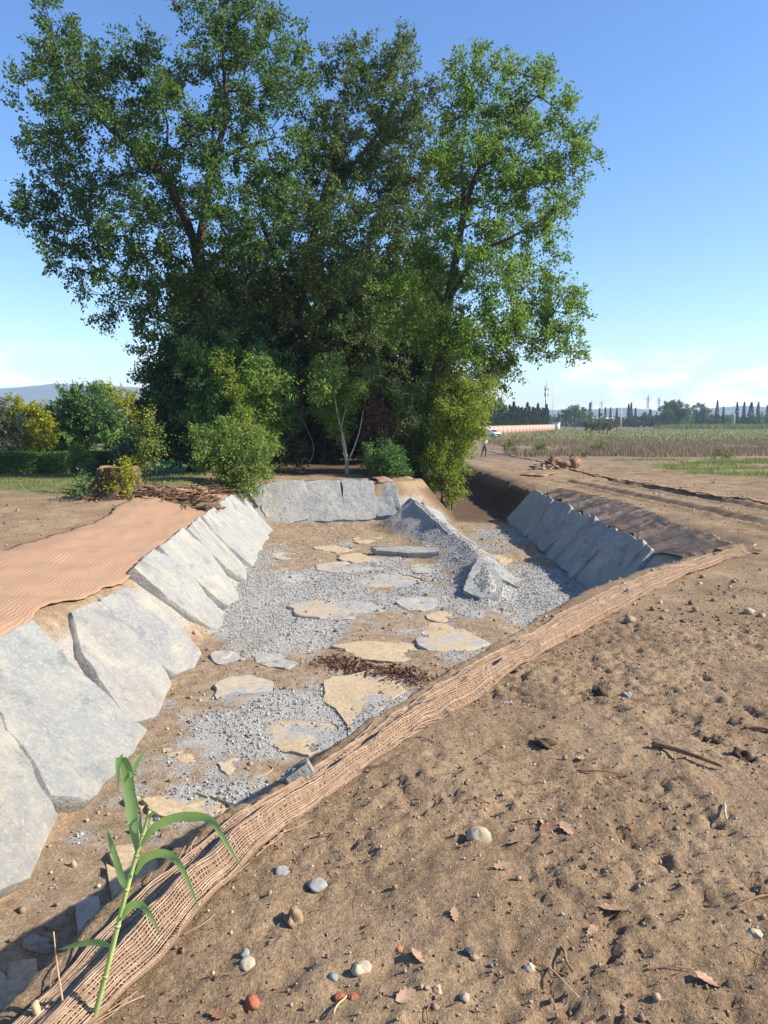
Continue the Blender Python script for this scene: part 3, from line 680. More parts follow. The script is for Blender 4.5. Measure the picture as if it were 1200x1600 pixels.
def net_yarn(t, P, V, u, n, rad, mat, wob):
    m = MB(); L_, A_ = V.shape[:2]; ii = np.arange(L_)
    for k in range(n):
        f = np.clip((k + .5) / n + wob * fbm(ii * .06, ii * 0 + k * .35, 1, 3, 90), .01, .99) * (A_ - 1.001); a = f.astype(int); fr = (f - a)[:, None]
        Q3 = V[ii, a] * (1 - fr) + V[ii, a + 1] * fr; Q3[:, 2] += rad * (.9 + .5 * fbm(ii * .4, ii * 0 + k, 1, 2, 44)); m.tube(Q3, rad * (.8 + .4 * rng.random(L_)), 3, False, .5)
    o = add('yarn', m.mesh('yarn', True), M[mat], t); o['kind'] = 'stuff'
# left bank
rows = []
for yy in np.linspace(3.2, 20.4, 150):
    t_ = float(toeL(yy)); w = .14 * math.sin(yy * 1.9) + .10 * math.sin(yy * 4.3 + 1)
    k = min(1, max(0, (20.4 - yy) / 2.5)); out_ = 2.42 + .1 * math.sin(yy * .9) - .5 * (1 - k)
    rows.append(((t_ - out_, yy), (t_ - (1.03 - .02 * min(1, max(0, (yy - 7) / 3))) - w * .35, yy + .1)))
_n = jute('jute_net', 'broad orange brown jute net over the left bank above the pale slabs', rows, 26, 'jute', .03, .035, 11, .08)
net_yarn(*_n, 76, .0026, 'yarn_tan', .003)
# right bank, on the shoulder above the shaded slabs
rows = []
for yy in np.linspace(9.75, 22.4, 120):
    t_ = float(toeR(yy)); w = .07 * math.sin(yy * 2.3) + .06 * math.sin(yy * 5.1)
    e = max(0, (yy - 19.5) / 3); rows.append(((float(np.interp(yy, [9.7, 10.4, 12, 15, 22], [5.12, 5.42, 5.72, 5.8, 5.85])) + .08 * math.sin(yy * .8) - .2 * e, yy - .1), (t_ + .86 + w + .1 * e, yy)))
_n = jute('jute_net', 'rumpled grey brown jute net on the right bank above the shaded slabs', rows, 18, 'jute_grey', .045, .032, 23, .08)
net_yarn(*_n, 40, .004, 'yarn', .006)
# near edge
LE = [(-1.16, 1.25), (-1.02, 1.68), (-.89, 2.1), (-.80, 2.38), (-.60, 2.80), (-.24, 3.38), (.10, 3.96), (.34, 4.38), (1.0, 5.36), (2.2, 7.05), (3.25, 8.32), (4.1, 9.2), (4.9, 9.98)]
RE = [(-.97, 1.3), (-.81, 1.73), (-.68, 2.0), (-.61, 2.26), (-.46, 2.6), (-.15, 3.1), (.14, 3.57), (.42, 3.95), (.98, 4.8), (2.05, 6.27), (3.15, 7.65), (4.15, 8.8), (5.1, 9.66)]
Lp, Rp = ipath([(*p, 0) for p in LE], 260), ipath([(*p, 0) for p in RE], 260)
js, P_, V_, u_ = jute('jute_net', 'narrow pale jute strip running along the near edge of the basin', [((r[0], r[1]), (l[0], l[1])) for l, r in zip(Lp, Rp)], 14, 'jute_dark', .012, .035, 37, .03, fold=.055)
ym = MB(); nS = 32
for k in range(nS):                                           # the yarns that run lengthwise
    f = (k + .5 + random.uniform(-.3, .3)) / nS
    ii = np.arange(0, 260); ff = np.clip(f + .010 * fbm(ii * .03, ii * 0 + k, 1, 3, k + 50), .005, .995) * 13; a = ff.astype(int); a = np.minimum(a, 12); fr = (ff - a)[:, None]
    Q3 = V_[ii, a] * (1 - fr) + V_[ii, a + 1] * fr
    Q3[:, 2] += .008 + .005 * fbm(ii * .12, ii * 0 + k * 3.3, 1, 2, 60)
    ym.tube(Q3, .0024 + .0016 * random.random(), 4, False, .4)
for k in range(0, 259):                                    # the cross yarns
    if random.random() < .12: continue
    s_ = np.linspace(0, 12.99, 14); a = s_.astype(int); kk = np.clip(k + (2.0 * fbm(s_ * .3, s_ * 0 + k, 1, 2, 80)).astype(int), 0, 259)
    Q3 = V_[kk, a].copy(); Q3[:, 2] += .0085; ym.tube(Q3, .0022, 3, False)
for k in range(46):                                           # loose ends along both edges
    i_ = random.randint(6, 250); e_ = random.choice([0, 13]); p0 = V_[i_, e_]; p1 = V_[min(259, i_ + random.randint(4, 10)), e_]; o_ = (V_[i_, e_] - V_[i_, 13 - e_]); o_ = o_ / np.linalg.norm(o_) * random.uniform(.01, .06)
    q3 = np.array([p0, (p0 + p1) / 2 + o_ * .7, p1 + o_]); q3[:, 2] = T(q3[:, 0], q3[:, 1]) + .012; ym.tube(ipath(q3, 8), .0024, 4, False)
o = add('yarn', ym.mesh('yarn'), M['yarn'], js); o['kind'] = 'stuff'
# scraps and the strip beside the track
def strip(name, label, pts, w, mat, n=60, cat='netting', grp=None):
    C = ipath([(*p, 0) for p in pts], n)[:, :2]; d = np.gradient(C, axis=0); d /= np.linalg.norm(d, axis=1)[:, None]; nr = np.stack([d[:, 1], -d[:, 0]], 1)
    ww = w * (1 + .5 * fbm(np.arange(n) * .3, np.zeros(n), 1, 3, 5))[:, None]
    return jute(name, label, list(zip((C + nr * ww).tolist(), (C - nr * ww).tolist())), 5, mat, .04, .06, 41, .05, grp, cat)
hp = lambda px_, py_: tuple(hit(px_, py_)[:2])
strip('jute_strip', 'thin pale strip of netting laid along the outer edge of the dirt track', [hp(755, 703), hp(800, 713), hp(850, 722), hp(905, 737), hp(980, 753), hp(1060, 767), hp(1140, 780), hp(1260, 795)], .12, 'jute', 160)
strip('jute_scrap', 'small pale scrap of netting lying flat at the top of the earth bank', [hp(828, 744), hp(862, 741)], .5, 'jute', 16)
strip('jute_scrap', 'peach coloured flap of jute net hanging over the corner of the earth berm', [hp(583, 736), hp(592, 748), hp(602, 756)], .28, 'jute', 18)
c0 = hit(872, 733); hb = thing('netting_heap', 'crumpled brown heap of discarded jute netting beside the dirt track', 'netting', c0)
def lump(name, parent, mat, c, r3, seed, amp=.35, nu=18, nv=11, sm=True, f=2.2):
    th = np.linspace(0, 2 * np.pi, nu, endpoint=False); ph = np.linspace(.02, np.pi - .02, nv)
    TH, PH = np.meshgrid(th, ph); D = np.stack([np.sin(PH) * np.cos(TH), np.sin(PH) * np.sin(TH), np.cos(PH)], -1)
    r = 1 + amp * fbm(D[..., 0] * 1.3 + D[..., 2] * .9 + seed, D[..., 1] * 1.3 - D[..., 2] * .6, f * .6, 3, seed)
    V = D * r[..., None] * np.asarray(r3)
    i = np.arange(nv - 1)[:, None] * nu; j = np.arange(nu)[None]; j2 = (j + 1) % nu
    Q = np.stack([i + j, i + nu + j, i + nu + j2, i + j2], -1).reshape(-1, 4)
    me = mesh_np(name, V.reshape(-1, 3), [Q, np.arange(nu)[None, ::-1].copy() if 0 else np.array([[0, 0, 0]])[:0].reshape(0, 3)], sm) if 0 else mesh_np(name, V.reshape(-1, 3), Q, sm)
    return add(name, me, M[mat], parent, c)
lump('crumpled_net', hb, 'twig', (-.1, 0, .08), (.8, .5, .36), 3, 1.2, 40, 20, False, 5)
lump('net_edge', hb, 'jute_grey', (-.75, -.15, .05), (.5, .5, .16), 5, 1.1, 26, 12, False, 5)
lump('folded_flap', hb, 'jute', (.85, -.1, .25), (.3, .08, .36), 8, .9, 16, 10, False)

# ------------------------------------------------------------------ leaves and trees
def leaves(c, d, L, Wf=.55, fold=.18):
    """c base points, d directions, L lengths -> folded four-cornered leaves"""
    n = len(c); d = d / (np.linalg.norm(d, axis=1)[:, None] + 1e-9)
    r = rng.normal(size=(n, 3)); s = np.cross(d, r); s /= np.linalg.norm(s, axis=1)[:, None] + 1e-9; nn = np.cross(d, s)
    L = L[:, None]
    m = c + d * L * .45 + nn * L * fold
    V = np.stack([c, m + s * L * Wf * .5, c + d * L - nn * L * fold * .4, m - s * L * Wf * .5], 1)
    return V.reshape(-1, 3), np.arange(n * 4).reshape(-1, 4)
def leaf_sprays(P, out, n_twig, n_leaf, tw_len, leaf_len, droop=0., jit=.07, Wf=.55, up=.25):
    """each cluster point carries short twigs set with leaves"""
    n = len(P); k = n * n_twig
    d = rng.normal(size=(k, 3)); d /= np.linalg.norm(d, axis=1)[:, None]
    d = d + np.repeat(out, n_twig, 0) * .7; d[:, 2] += up - droop; d /= np.linalg.norm(d, axis=1)[:, None]
    ln = tw_len * rng.uniform(.5, 1.25, k); b = np.repeat(P, n_twig, 0) + rng.normal(size=(k, 3)) * tw_len * .18
    m = k * n_leaf; t = rng.random(m) ** .7
    c = np.repeat(b, n_leaf, 0) + np.repeat(d * ln[:, None], n_leaf, 0) * t[:, None] + rng.normal(size=(m, 3)) * jit
    c[:, 2] -= droop * .3 * t * t
    ld = np.repeat(d, n_leaf, 0) * .6 + rng.normal(size=(m, 3)) * .6; ld[:, 2] -= .15 + droop
    return leaves(c, ld, leaf_len * rng.uniform(.6, 1.25, m), Wf)
def lobe_points(lobes, Y, dens, dz=2.2):
    """lobes in photo pixels (cx, cy, r[, depth offset]) -> cluster points in space and outward directions"""
    P, O = [], []
    for lb in lobes:
        cx, cy, r = lb[:3]; dy = lb[3] if len(lb) > 3 else random.uniform(-dz, dz)
        yy = Y + dy; c = np.array(at(cx, cy, yy)); rm = r * yy / F
        n = max(4, int(dens * rm * rm))
        d = rng.normal(size=(n, 3)); d /= np.linalg.norm(d, axis=1)[:, None]
        rr = rm * rng.random(n) ** .42
        P.append(c + d * rr[:, None] * np.array([1, 1.1, .95])); O.append(d)
    return np.vstack(P), np.vstack(O)
def grow(trunks, P, r_tip=.010, step=.55, ex=2.35, rmin=.012):
    """attach cluster points to trunk polylines, nearest first; returns nodes, parents, radii"""
    N, par, fix = [], [], []
    for tr in trunks:
        pts, r0, r1 = tr; C = ipath(pts, max(6, len(pts) * 6)); base_i = len(N)
        start = -1
        if len(N):
            start = int(np.argmin(np.linalg.norm(np.array(N) - C[0], axis=1)))
        for i, p in enumerate(C):
            N.append(p); par.append(start if i == 0 else len(N) - 2); fix.append(r0 + (r1 - r0) * i / (len(C) - 1))
    A = np.array(N); D = np.array([np.min(np.linalg.norm(A - p, axis=1)) for p in P]); order = np.argsort(D)
    cap = len(N) + len(P) * 14; buf = np.empty((cap, 3)); buf[:len(N)] = A; nN = len(N)
    for i in order:
        p = P[i]; dv = buf[:nN] - p; ds = np.linalg.norm(dv, axis=1) + np.maximum(0, dv[:, 2]) * .35; j = int(np.argmin(ds)); a = buf[j].copy(); L = np.linalg.norm(p - a)
        m = int(min(12, max(1, round(L / step)))); bow = np.array([0, 0, 1]) * L * .10 + rng.normal(size=3) * L * .07; last = j
        for k in range(1, m + 1):
            f = k / m; b = a + (p - a) * f + bow * 4 * f * (1 - f)
            buf[nN] = b; par.append(last); fix.append(0); last = nN; nN += 1
    N = buf[:nN]; par = np.array(par); acc = np.zeros(nN); kids = np.zeros(nN, int)
    for i in range(nN):
        if par[i] >= 0: kids[par[i]] += 1
    acc[kids == 0] = r_tip ** ex
    for i in range(nN - 1, -1, -1):
        if par[i] >= 0: acc[par[i]] += acc[i]
    rad = np.maximum(rmin, acc ** (1 / ex)); fx = np.array(fix); rad = np.where(fx > 0, fx, np.minimum(rad, .12))
    return N, par, rad
def wood(N, par, rad, k=5, kt=9, nt=0):
    i = np.where(par >= 0)[0]; a, b = N[par[i]], N[i]; ra, rb = np.minimum(rad[par[i]], rad[i] * 1.6 + .01), rad[i]
    d = b - a; ok = np.linalg.norm(d, axis=1) > 1e-4; a, b, ra, rb, d = a[ok], b[ok], ra[ok], rb[ok], d[ok]
    d = d / np.linalg.norm(d, axis=1)[:, None]; up = np.where(np.abs(d[:, 2:3]) > .9, np.array([[1., 0, 0]]), np.array([[0, 0, 1.]]))
    s = np.cross(d, up); s /= np.linalg.norm(s, axis=1)[:, None]; t = np.cross(s, d)
    th = np.arange(k) * 2 * np.pi / k; rg = np.cos(th)[None, :, None] * s[:, None] + np.sin(th)[None, :, None] * t[:, None]
    V = np.concatenate([a[:, None] + rg * ra[:, None, None], b[:, None] + d[:, None] * (rb * .3)[:, None, None] + rg * rb[:, None, None]], 1)
    j = np.arange(k); j2 = (j + 1) % k; Q = np.stack([j, j2, k + j2, k + j], -1)
    return V.reshape(-1, 3), (Q[None] + (np.arange(len(a)) * 2 * k)[:, None, None]).reshape(-1, 4)
def tree(name, label, cat, Y, trunks_px, lobes, dens, mat, leaf=(5, 26, .6, .13), droop=0., bark='bark', extra=None, dz=2.2, group=None, jit=.08, basez=None, Wf=.55, up=.25, step=.55):
    """trunks_px: list of ([(px, py, depth offset)...], r0, r1)"""
    trs = [([tuple(at(p[0], p[1], Y + (p[2] if len(p) > 2 else 0))) for p in t_[0]], t_[1], t_[2]) for t_ in trunks_px]
    b = trs[0][0][0]; root = Vector((b[0], b[1], T0(b[0], b[1]) if basez is None else basez)); off = np.array(root)
    P, O = lobe_points(lobes, Y, dens, dz)
    gz = T0(P[:, 0], P[:, 1]); k_ = P[:, 2] > gz + .1; P, O = P[k_], O[k_]
    t = thing(name, label, cat, root, group)
    N, par, rad = grow(trs, P, step=step)
    m = MB(); V, Q = wood(N, par, rad); m.put(V - off, Q)
    for pts, r0, r1 in trs:
        C = ipath(pts, len(pts) * 5); rr = np.linspace(r0, r1, len(C))
        if pts is trs[0][0]: C[0, 2] = min(C[0, 2], float(T0(C[0, 0], C[0, 1])) - .15); rr = rr * (1 + .8 * np.exp(-np.arange(len(C)) * .9))
        m.tube(C - off, rr, 10)
    add('trunk', m.mesh('trunk', True), M[bark], t)
    V, Q = leaf_sprays(P, O, *leaf, droop=droop, jit=jit, Wf=Wf, up=up)
    z_ok = V.reshape(-1, 4, 3)[:, :, 2].min(1) > T0(V[::4, 0], V[::4, 1]) + .01
    add('crown', mesh_np('crown', V - off, Q[z_ok]), M[mat], t)
    if extra:
        for nm, lb, ds, mt, lf, dr in extra:
            P2, O2 = lobe_points(lb, Y, ds, .5); V, Q = leaf_sprays(P2, O2, *lf, droop=dr, jit=jit); add(nm, mesh_np(nm, V - off, Q), M[mt], t)
    return t

tree('oak_tree', 'tall spreading oak at the left of the clump with a forked trunk and open crown', 'tree', 31,
     [([(352, 715), (340, 600), (332, 520), (318, 440), (306, 385)], .42, .26), ([(306, 385), (285, 330, -1), (262, 285, -1.4), (225, 245, -2), (165, 195, -2.5), (105, 110, -2.5)], .2, .04),
      ([(310, 390), (322, 320, .5), (332, 250), (352, 190), (350, 110), (345, 30)], .2, .04), ([(330, 260), (370, 235, -1), (430, 215, -1.5)], .1, .03), ([(318, 440), (270, 400, 1), (215, 390, 1)], .09, .03),
      ([(250, 270, -1.5), (262, 200, 0), (240, 130, .5)], .07, .02)],
     [(82, 20, 26), (88, 55, 36), (65, 100, 34), (110, 110, 45), (150, 95, 36), (60, 150, 30), (150, 150, 55), (215, 90, 30), (230, 130, 50), (255, 105, 30), (110, 205, 58), (60, 225, 32), (190, 215, 60), (280, 170, 48), (300, 100, 22),
      (335, 30, 42), (385, 25, 42), (340, 85, 52), (410, 85, 52), (455, 60, 30), (460, 110, 30), (440, 150, 45), (360, 150, 56), (330, 205, 45), (420, 215, 56), (280, 245, 50), (215, 285, 58), (140, 290, 50), (80, 285, 36), (60, 325, 34), (20, 330, 20), (-8, 332, 16),
      (95, 350, 40), (150, 355, 50), (70, 400, 18), (140, 415, 34), (215, 365, 60), (280, 330, 55), (200, 430, 42), (165, 455, 28), (160, 500, 16), (240, 445, 50), (210, 495, 30), (265, 500, 42), (225, 545, 24), (300, 430, 50), (360, 290, 60), (400, 340, 70), (350, 400, 60), (260, 555, 36)],
     11.5, 'oak', (5, 21, .55, .15), dz=2.4)
tree('oak_tree', 'broad dark oak in the middle of the clump with an olive green crown', 'tree', 34,
     [([(470, 720), (466, 600), (472, 480), (488, 380), (510, 290), (540, 200)], .4, .06), ([(472, 470), (430, 400), (400, 330)], .16, .04), ([(488, 380), (560, 330, -1), (640, 290, -1)], .15, .03), ([(500, 320), (590, 210), (625, 140)], .1, .03)],
     [(545, 95, 30), (580, 100, 34), (620, 95, 34), (650, 110, 26), (530, 140, 40), (600, 160, 55), (655, 170, 45), (505, 200, 45), (560, 225, 60), (630, 240, 55), (500, 270, 58), (680, 230, 40), (570, 300, 65), (650, 310, 60), (460, 330, 60), (520, 350, 65, -3), (530, 420, 60, -4),
      (600, 380, 65), (440, 400, 60), (510, 450, 65), (590, 460, 65), (650, 400, 50), (430, 480, 60), (650, 480, 55), (480, 530, 60), (560, 540, 65), (390, 440, 60), (630, 550, 55), (340, 480, 50), (375, 520, 45)],
     12.5, 'oak_c', (5, 22, .55, .145), dz=2.4)
tree('oak_tree', 'bright green oak on the right with a leaning dark trunk and sunlit crown', 'tree', 26.5,
     [([(650, 768), (664, 690), (678, 610), (690, 545), (700, 470), (713, 400), (726, 330), (748, 265), (785, 215)], .30, .05), ([(726, 330), (722, 240, 1), (735, 150, 1)], .09, .02), ([(700, 470), (745, 400, -1), (800, 370, -1.5), (850, 340, -1.5)], .1, .02),
      ([(690, 545), (760, 510, -.5), (840, 490, -1)], .07, .02), ([(748, 265), (810, 180, 0), (850, 140, 0)], .06, .02), ([(697, 480), (660, 420, 1), (640, 360, 1)], .08, .02)],
     [(735, 95, 18), (728, 125, 30), (765, 135, 26), (812, 100, 22), (820, 130, 32), (850, 125, 20), (715, 175, 40), (780, 180, 46), (845, 175, 40), (880, 170, 20), (870, 220, 40), (910, 232, 26), (740, 235, 50), (810, 240, 54), (885, 262, 28), (690, 260, 36), (705, 310, 46), (775, 300, 52),
      (845, 300, 48), (890, 318, 24), (740, 370, 44), (800, 360, 52), (860, 365, 32), (690, 380, 40), (870, 395, 20), (780, 430, 48), (835, 440, 40), (725, 445, 34), (660, 440, 40), (870, 470, 38), (900, 480, 16), (890, 510, 28), (840, 500, 46), (790, 500, 46), (860, 545, 26), (895, 545, 12), (740, 530, 44), (790, 555, 40), (690, 520, 40), (650, 520, 44), (620, 470, 40), (760, 585, 30), (800, 590, 20)],
     16, 'oak_b', (5, 22, .46, .125), dz=1.7,
     extra=[('dry_leaves', [(735, 560, 44), (700, 590, 40), (770, 545, 36), (745, 600, 36), (790, 525, 26), (690, 440, 28), (770, 610, 20)], 20, 'redbush', (5, 20, .4, .09), .3)])
# the dark undergrowth behind and below
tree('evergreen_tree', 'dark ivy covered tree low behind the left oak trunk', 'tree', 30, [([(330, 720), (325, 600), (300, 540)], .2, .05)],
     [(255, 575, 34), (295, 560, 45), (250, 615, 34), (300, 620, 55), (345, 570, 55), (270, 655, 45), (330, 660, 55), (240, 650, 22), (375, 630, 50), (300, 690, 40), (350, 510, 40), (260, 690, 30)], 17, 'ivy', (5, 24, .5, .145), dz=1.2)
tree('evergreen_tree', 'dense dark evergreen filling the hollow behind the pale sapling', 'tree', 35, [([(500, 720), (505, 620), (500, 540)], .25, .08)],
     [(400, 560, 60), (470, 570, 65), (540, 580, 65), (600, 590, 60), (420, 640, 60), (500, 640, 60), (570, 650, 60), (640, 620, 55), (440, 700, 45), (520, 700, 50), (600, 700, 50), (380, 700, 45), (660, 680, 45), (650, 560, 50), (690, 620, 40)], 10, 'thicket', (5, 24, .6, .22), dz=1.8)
tree('evergreen_tree', 'dark foliage mass added behind the tree clump to block background light', 'thicket', 42, [([(480, 715), (490, 640), (480, 560)], .25, .08)],  # foliage added at the back to block light and keep the hollow dark
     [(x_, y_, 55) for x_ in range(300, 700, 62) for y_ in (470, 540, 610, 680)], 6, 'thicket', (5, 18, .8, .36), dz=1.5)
tree('green_shrub', 'fresh mid green shrub in front of the left oak trunk', 'shrub', 27.5, [([(375, 740), (370, 660), (360, 600)], .06, .02)],
     [(330, 590, 40), (375, 570, 42), (420, 575, 36), (360, 620, 45), (410, 625, 42), (330, 650, 40), (385, 665, 42), (435, 660, 30), (300, 560, 26), (425, 700, 26)], 34, 'grn', (5, 22, .4, .11), dz=.8)
tree('young_tree', 'pale green young tree with drooping leaves left of the dark hollow', 'young tree', 25, [([(398, 740), (400, 680), (408, 610), (405, 560)], .05, .012)],
     [(405, 575, 22), (425, 600, 24), (395, 610, 22), (415, 640, 24), (390, 650, 18), (430, 665, 20), (405, 690, 20)], 60, 'ash', (5, 18, .35, .11), droop=.35, dz=.5)
tree('climbing_vine', 'yellow leaved vine trailing down the left side of the shrubs', 'vine', 24, [([(372, 740), (378, 680), (368, 610), (345, 560)], .02, .008)],
     [(345, 565, 11), (352, 585, 12), (360, 605, 13), (375, 620, 13), (385, 645, 13), (372, 655, 10), (392, 672, 14), (380, 700, 12)], 95, 'vine', (4, 11, .22, .09), dz=.35)
tree('bramble_bush', 'rounded bramble bush with reddish and yellow leaves at the end of the left net', 'bush', 21.5, [([(352, 770), (350, 740), (345, 710)], .03, .01)],
     [(320, 690, 24), (355, 680, 26), (390, 700, 26), (335, 715, 28), (370, 725, 32), (305, 705, 16), (405, 730, 20), (390, 755, 20), (350, 750, 24), (415, 705, 14)], 62, 'redbush', (5, 22, .28, .085), dz=.6, step=.3)
tree('young_tree', 'slender sapling with pale bark and light leaves before the dark hollow', 'young tree', 25.5, [([(542, 724), (538, 690), (528, 650), (520, 600), (515, 570)], .045, .012), ([(544, 722), (560, 680), (568, 640)], .03, .01), ([(540, 720), (534, 670), (545, 620)], .025, .01)],
     [(515, 575, 18), (500, 600, 22), (530, 598, 22), (558, 605, 18), (512, 628, 22), (545, 632, 20), (495, 645, 16), (532, 655, 20), (525, 680, 14), (570, 590, 12)], 62, 'ash', (5, 16, .3, .10), droop=.2, bark='paletwig', dz=.5)
tree('dry_shrub', 'dry reddish brown shrub beside the sapling under the right oak', 'shrub', 26, [([(612, 745), (612, 700), (605, 640)], .03, .01)],
     [(583, 615, 14), (588, 640, 14), (580, 665, 14), (615, 665, 18), (628, 690, 18), (612, 700, 16), (632, 665, 12)], 90, 'drybush', (6, 14, .3, .07), dz=.5, step=.3)
tree('green_shrub', 'blue green leafy shrub at the foot of the right oak', 'shrub', 24.5, [([(610, 765), (606, 740), (600, 715)], .03, .01)],
     [(590, 700, 18), (610, 715, 20), (600, 740, 22), (618, 748, 16), (585, 725, 14), (625, 730, 14)], 75, 'grn', (5, 20, .25, .09), dz=.5, step=.3)
tree('ivy_curtain', 'dark green ivy climbing the trunk of the right oak', 'ivy', 26.1, [([(652, 766), (668, 690), (682, 600)], .04, .02)],
     [(652, 745, 15), (656, 715, 15), (662, 690, 16), (666, 660, 15), (674, 635, 14), (680, 605, 13), (640, 730, 14), (645, 690, 14), (672, 705, 13)], 100, 'grn', (5, 18, .22, .08), dz=.3, step=.3)
tree('hanging_vine', 'yellow green vine curtain hanging right of the leaning oak trunk', 'vine', 25.2, [([(690, 785), (692, 720), (700, 640)], .03, .012)],
     [(700, 610, 20), (725, 625, 20), (745, 640, 16), (705, 645, 24), (730, 655, 20), (690, 675, 24), (715, 685, 22), (700, 715, 24), (675, 710, 16), (715, 735, 14), (690, 750, 20), (672, 765, 16), (700, 772, 14), (718, 760, 9), (740, 615, 16), (760, 610, 14), (745, 670, 10)], 72, 'vine', (5, 20, .28, .085), droop=.5, dz=.6, step=.3)
tree('bramble_tangle', 'low dark bramble tangle with bare stems left of the pale sapling', 'bush', 26.5, [([(470, 738), (462, 715), (450, 690)], .02, .008), ([(476, 738), (490, 700), (470, 650)], .014, .006), ([(466, 738), (440, 705), (435, 670)], .014, .006)],
     [(450, 700, 20), (475, 715, 18), (440, 680, 18), (455, 660, 16), (430, 715, 16)], 36, 'thicket', (5, 18, .3, .10), dz=.6, step=.3, bark='paletwig')
tree('bramble_tangle', 'olive brown tangle of stems and leaves between dry shrub and ivy trunk', 'bush', 25.8, [([(636, 758), (630, 720), (622, 650)], .02, .008), ([(640, 758), (646, 700), (640, 640)], .014, .006)],
     [(625, 640, 18), (640, 665, 18), (632, 700, 16), (645, 620, 18), (612, 610, 18), (590, 590, 16)], 42, 'redbush', (5, 16, .3, .09), dz=.5, step=.3, bark='paletwig')
tree('hanging_vine', 'bright vine draped from the lowest right branches of the leaning oak', 'vine', 25.9, [([(706, 740), (720, 680), (735, 620)], .015, .006)],
     [(735, 600, 18), (752, 628, 16), (765, 600, 12), (722, 600, 18), (738, 650, 14), (708, 585, 18)], 50, 'vine', (5, 18, .28, .085), droop=.6, dz=.5, step=.3)
# reeds between the shrubs
def reed_clump(name, label, px_, py_, Y, n, h, spread_):
    c = at(px_, py_, Y); z = float(T0(c.x, c.y)); t = thing(name, label, 'reeds', (c.x, c.y, z)); m = MB()
    for k in range(n):
        a = random.uniform(0, 6.28); l = h * random.uniform(.6, 1.1); s = spread_ * random.uniform(.3, 1)
        f = np.linspace(0, 1, 7)[:, None]; P3 = np.hstack([np.cos(a) * s * f ** 2, np.sin(a) * s * f ** 2, l * (f - .35 * s * f ** 3)]) + np.array([random.gauss(0, .1), random.gauss(0, .1), 0])
        w = .022 * (1 - f ** 2) + .002; sd = np.array([-math.sin(a), math.cos(a), 0])
        V = np.concatenate([P3 - sd * w, P3 + sd * w]); i = np.arange(6); m.put(V, np.stack([i, i + 1, i + 8, i + 7], -1))
    o = add('leaf', m.mesh('leaf'), M['ash'], t); o['kind'] = 'stuff'; return t
reed_clump('giant_reed', 'tuft of arching green reeds between dry shrub and right oak', 605, 740, 25.6, 40, 2.1, .9)

# ------------------------------------------------------------------ left side: stump, roots, hedge, garden trees
sb = hit(186, 778); st = thing('tree_stump', 'broad reddish brown tree stump with flared roots above the left bank', 'stump', sb)
th = np.linspace(0, 2 * np.pi, 40, endpoint=False); V = []
for z_, r_ in [(-.15, .95), (0, .74), (.15, .58), (.32, .50), (.5, .46), (.68, .45), (.70, .43)]:
    fl = np.exp(-max(z_, 0) * 4); rr = r_ * (1 + .16 * np.sin(5 * th + 1) * (fl + .25) + .05 * np.sin(11 * th)); V.append(np.stack([rr * np.cos(th) - .25 * fl * (z_ < .4), rr * np.sin(th), np.full(40, z_) + .03 * np.sin(3 * th) * (z_ > .4)], 1))
V.append(np.array([[0, 0, .68]])); V = np.vstack(V); i = np.arange(6)[:, None] * 40; j = np.arange(40)[None]; j2 = (j + 1) % 40
add('trunk', mesh_np('trunk', V[:-1], np.stack([i + j, i + j2, i + 40 + j2, i + 40 + j], -1).reshape(-1, 4), True), M['stump'], st)
j = np.arange(40); add('cut_face', mesh_np('cut_face', np.vstack([V[240:280] + [0, 0, .002], V[-1:]]), np.stack([j, (j + 1) % 40, np.full(40, 40)], -1)), M['cutwood'], st)
def root_tangle(parent, n, sx, sy, seed, mat='stump', hmax=.4):
    r_ = random.Random(seed); m = MB()
    for k in range(n):
        p = Vector((r_.uniform(-sx, sx), r_.uniform(-sy, sy), r_.uniform(0, hmax * .5))); a = r_.uniform(0, 6.28); P3 = []
        L = r_.uniform(.3, 1.1)
        for i in range(7):
            P3.append(tuple(p)); a += r_.uniform(-.6, .6); p = p + Vector((math.cos(a), math.sin(a), r_.uniform(-.35, .35))) * L / 6; p.z = max(.0, p.z)
        m.tube(P3, np.linspace(r_.uniform(.012, .035), .005, 7), 5)
    o = add('root', m.mesh('root', True), M[mat], parent); o['kind'] = 'stuff'; return o
root_tangle(st, 60, .9, .5, 3)
add('ivy', mesh_np('ivy', *leaf_sprays(np.array([[.28 + .16 * random.gauss(0, 1), -.38 + .1 * random.gauss(0, 1), .42 + .2 * random.gauss(0, 1)] for _ in range(26)]), np.tile([0.3, -1, 0.], (26, 1)), 4, 9, .14, .07)), M['yel'], st)
rt = hit(262, 778); tr_ = thing('root_pile', 'tangled pile of dug up roots and sticks between stump and bramble', 'root pile', rt)
root_tangle(tr_, 130, 1.25, .6, 9, 'twig', .55); lump('soil_mound', tr_, 'rootsoil', (-.1, 0, -.08), (1.3, .55, .24), 21, 1.0, 48, 18, False, 5)
tree('sprout', 'tall thin leafy sprout rising just right of the stump', 'sprout', 17.2, [([(228, 775), (226, 720), (225, 660), (229, 640)], .015, .006)], [(229, 645, 7), (226, 665, 7), (224, 685, 10), (232, 700, 9), (222, 715, 10), (230, 730, 9)], 150, 'vine', (3, 8, .12, .065), dz=.1, step=.15)
tree('sprout', 'shorter leafy sprout nearest the bramble bush', 'sprout', 17.4, [([(243, 778), (244, 720), (246, 665)], .014, .006)], [(245, 668, 6), (246, 685, 8), (243, 700, 9), (250, 705, 7), (242, 725, 8)], 150, 'redbush', (3, 7, .12, .06), dz=.1, step=.15)
tree('sprout', 'bare twig shoot with one leaf tuft behind the stump', 'sprout', 17.6, [([(192, 730), (184, 705), (177, 682)], .014, .006)], [(177, 680, 4)], 900, 'ash', (3, 6, .08, .08), dz=.05, step=.15)
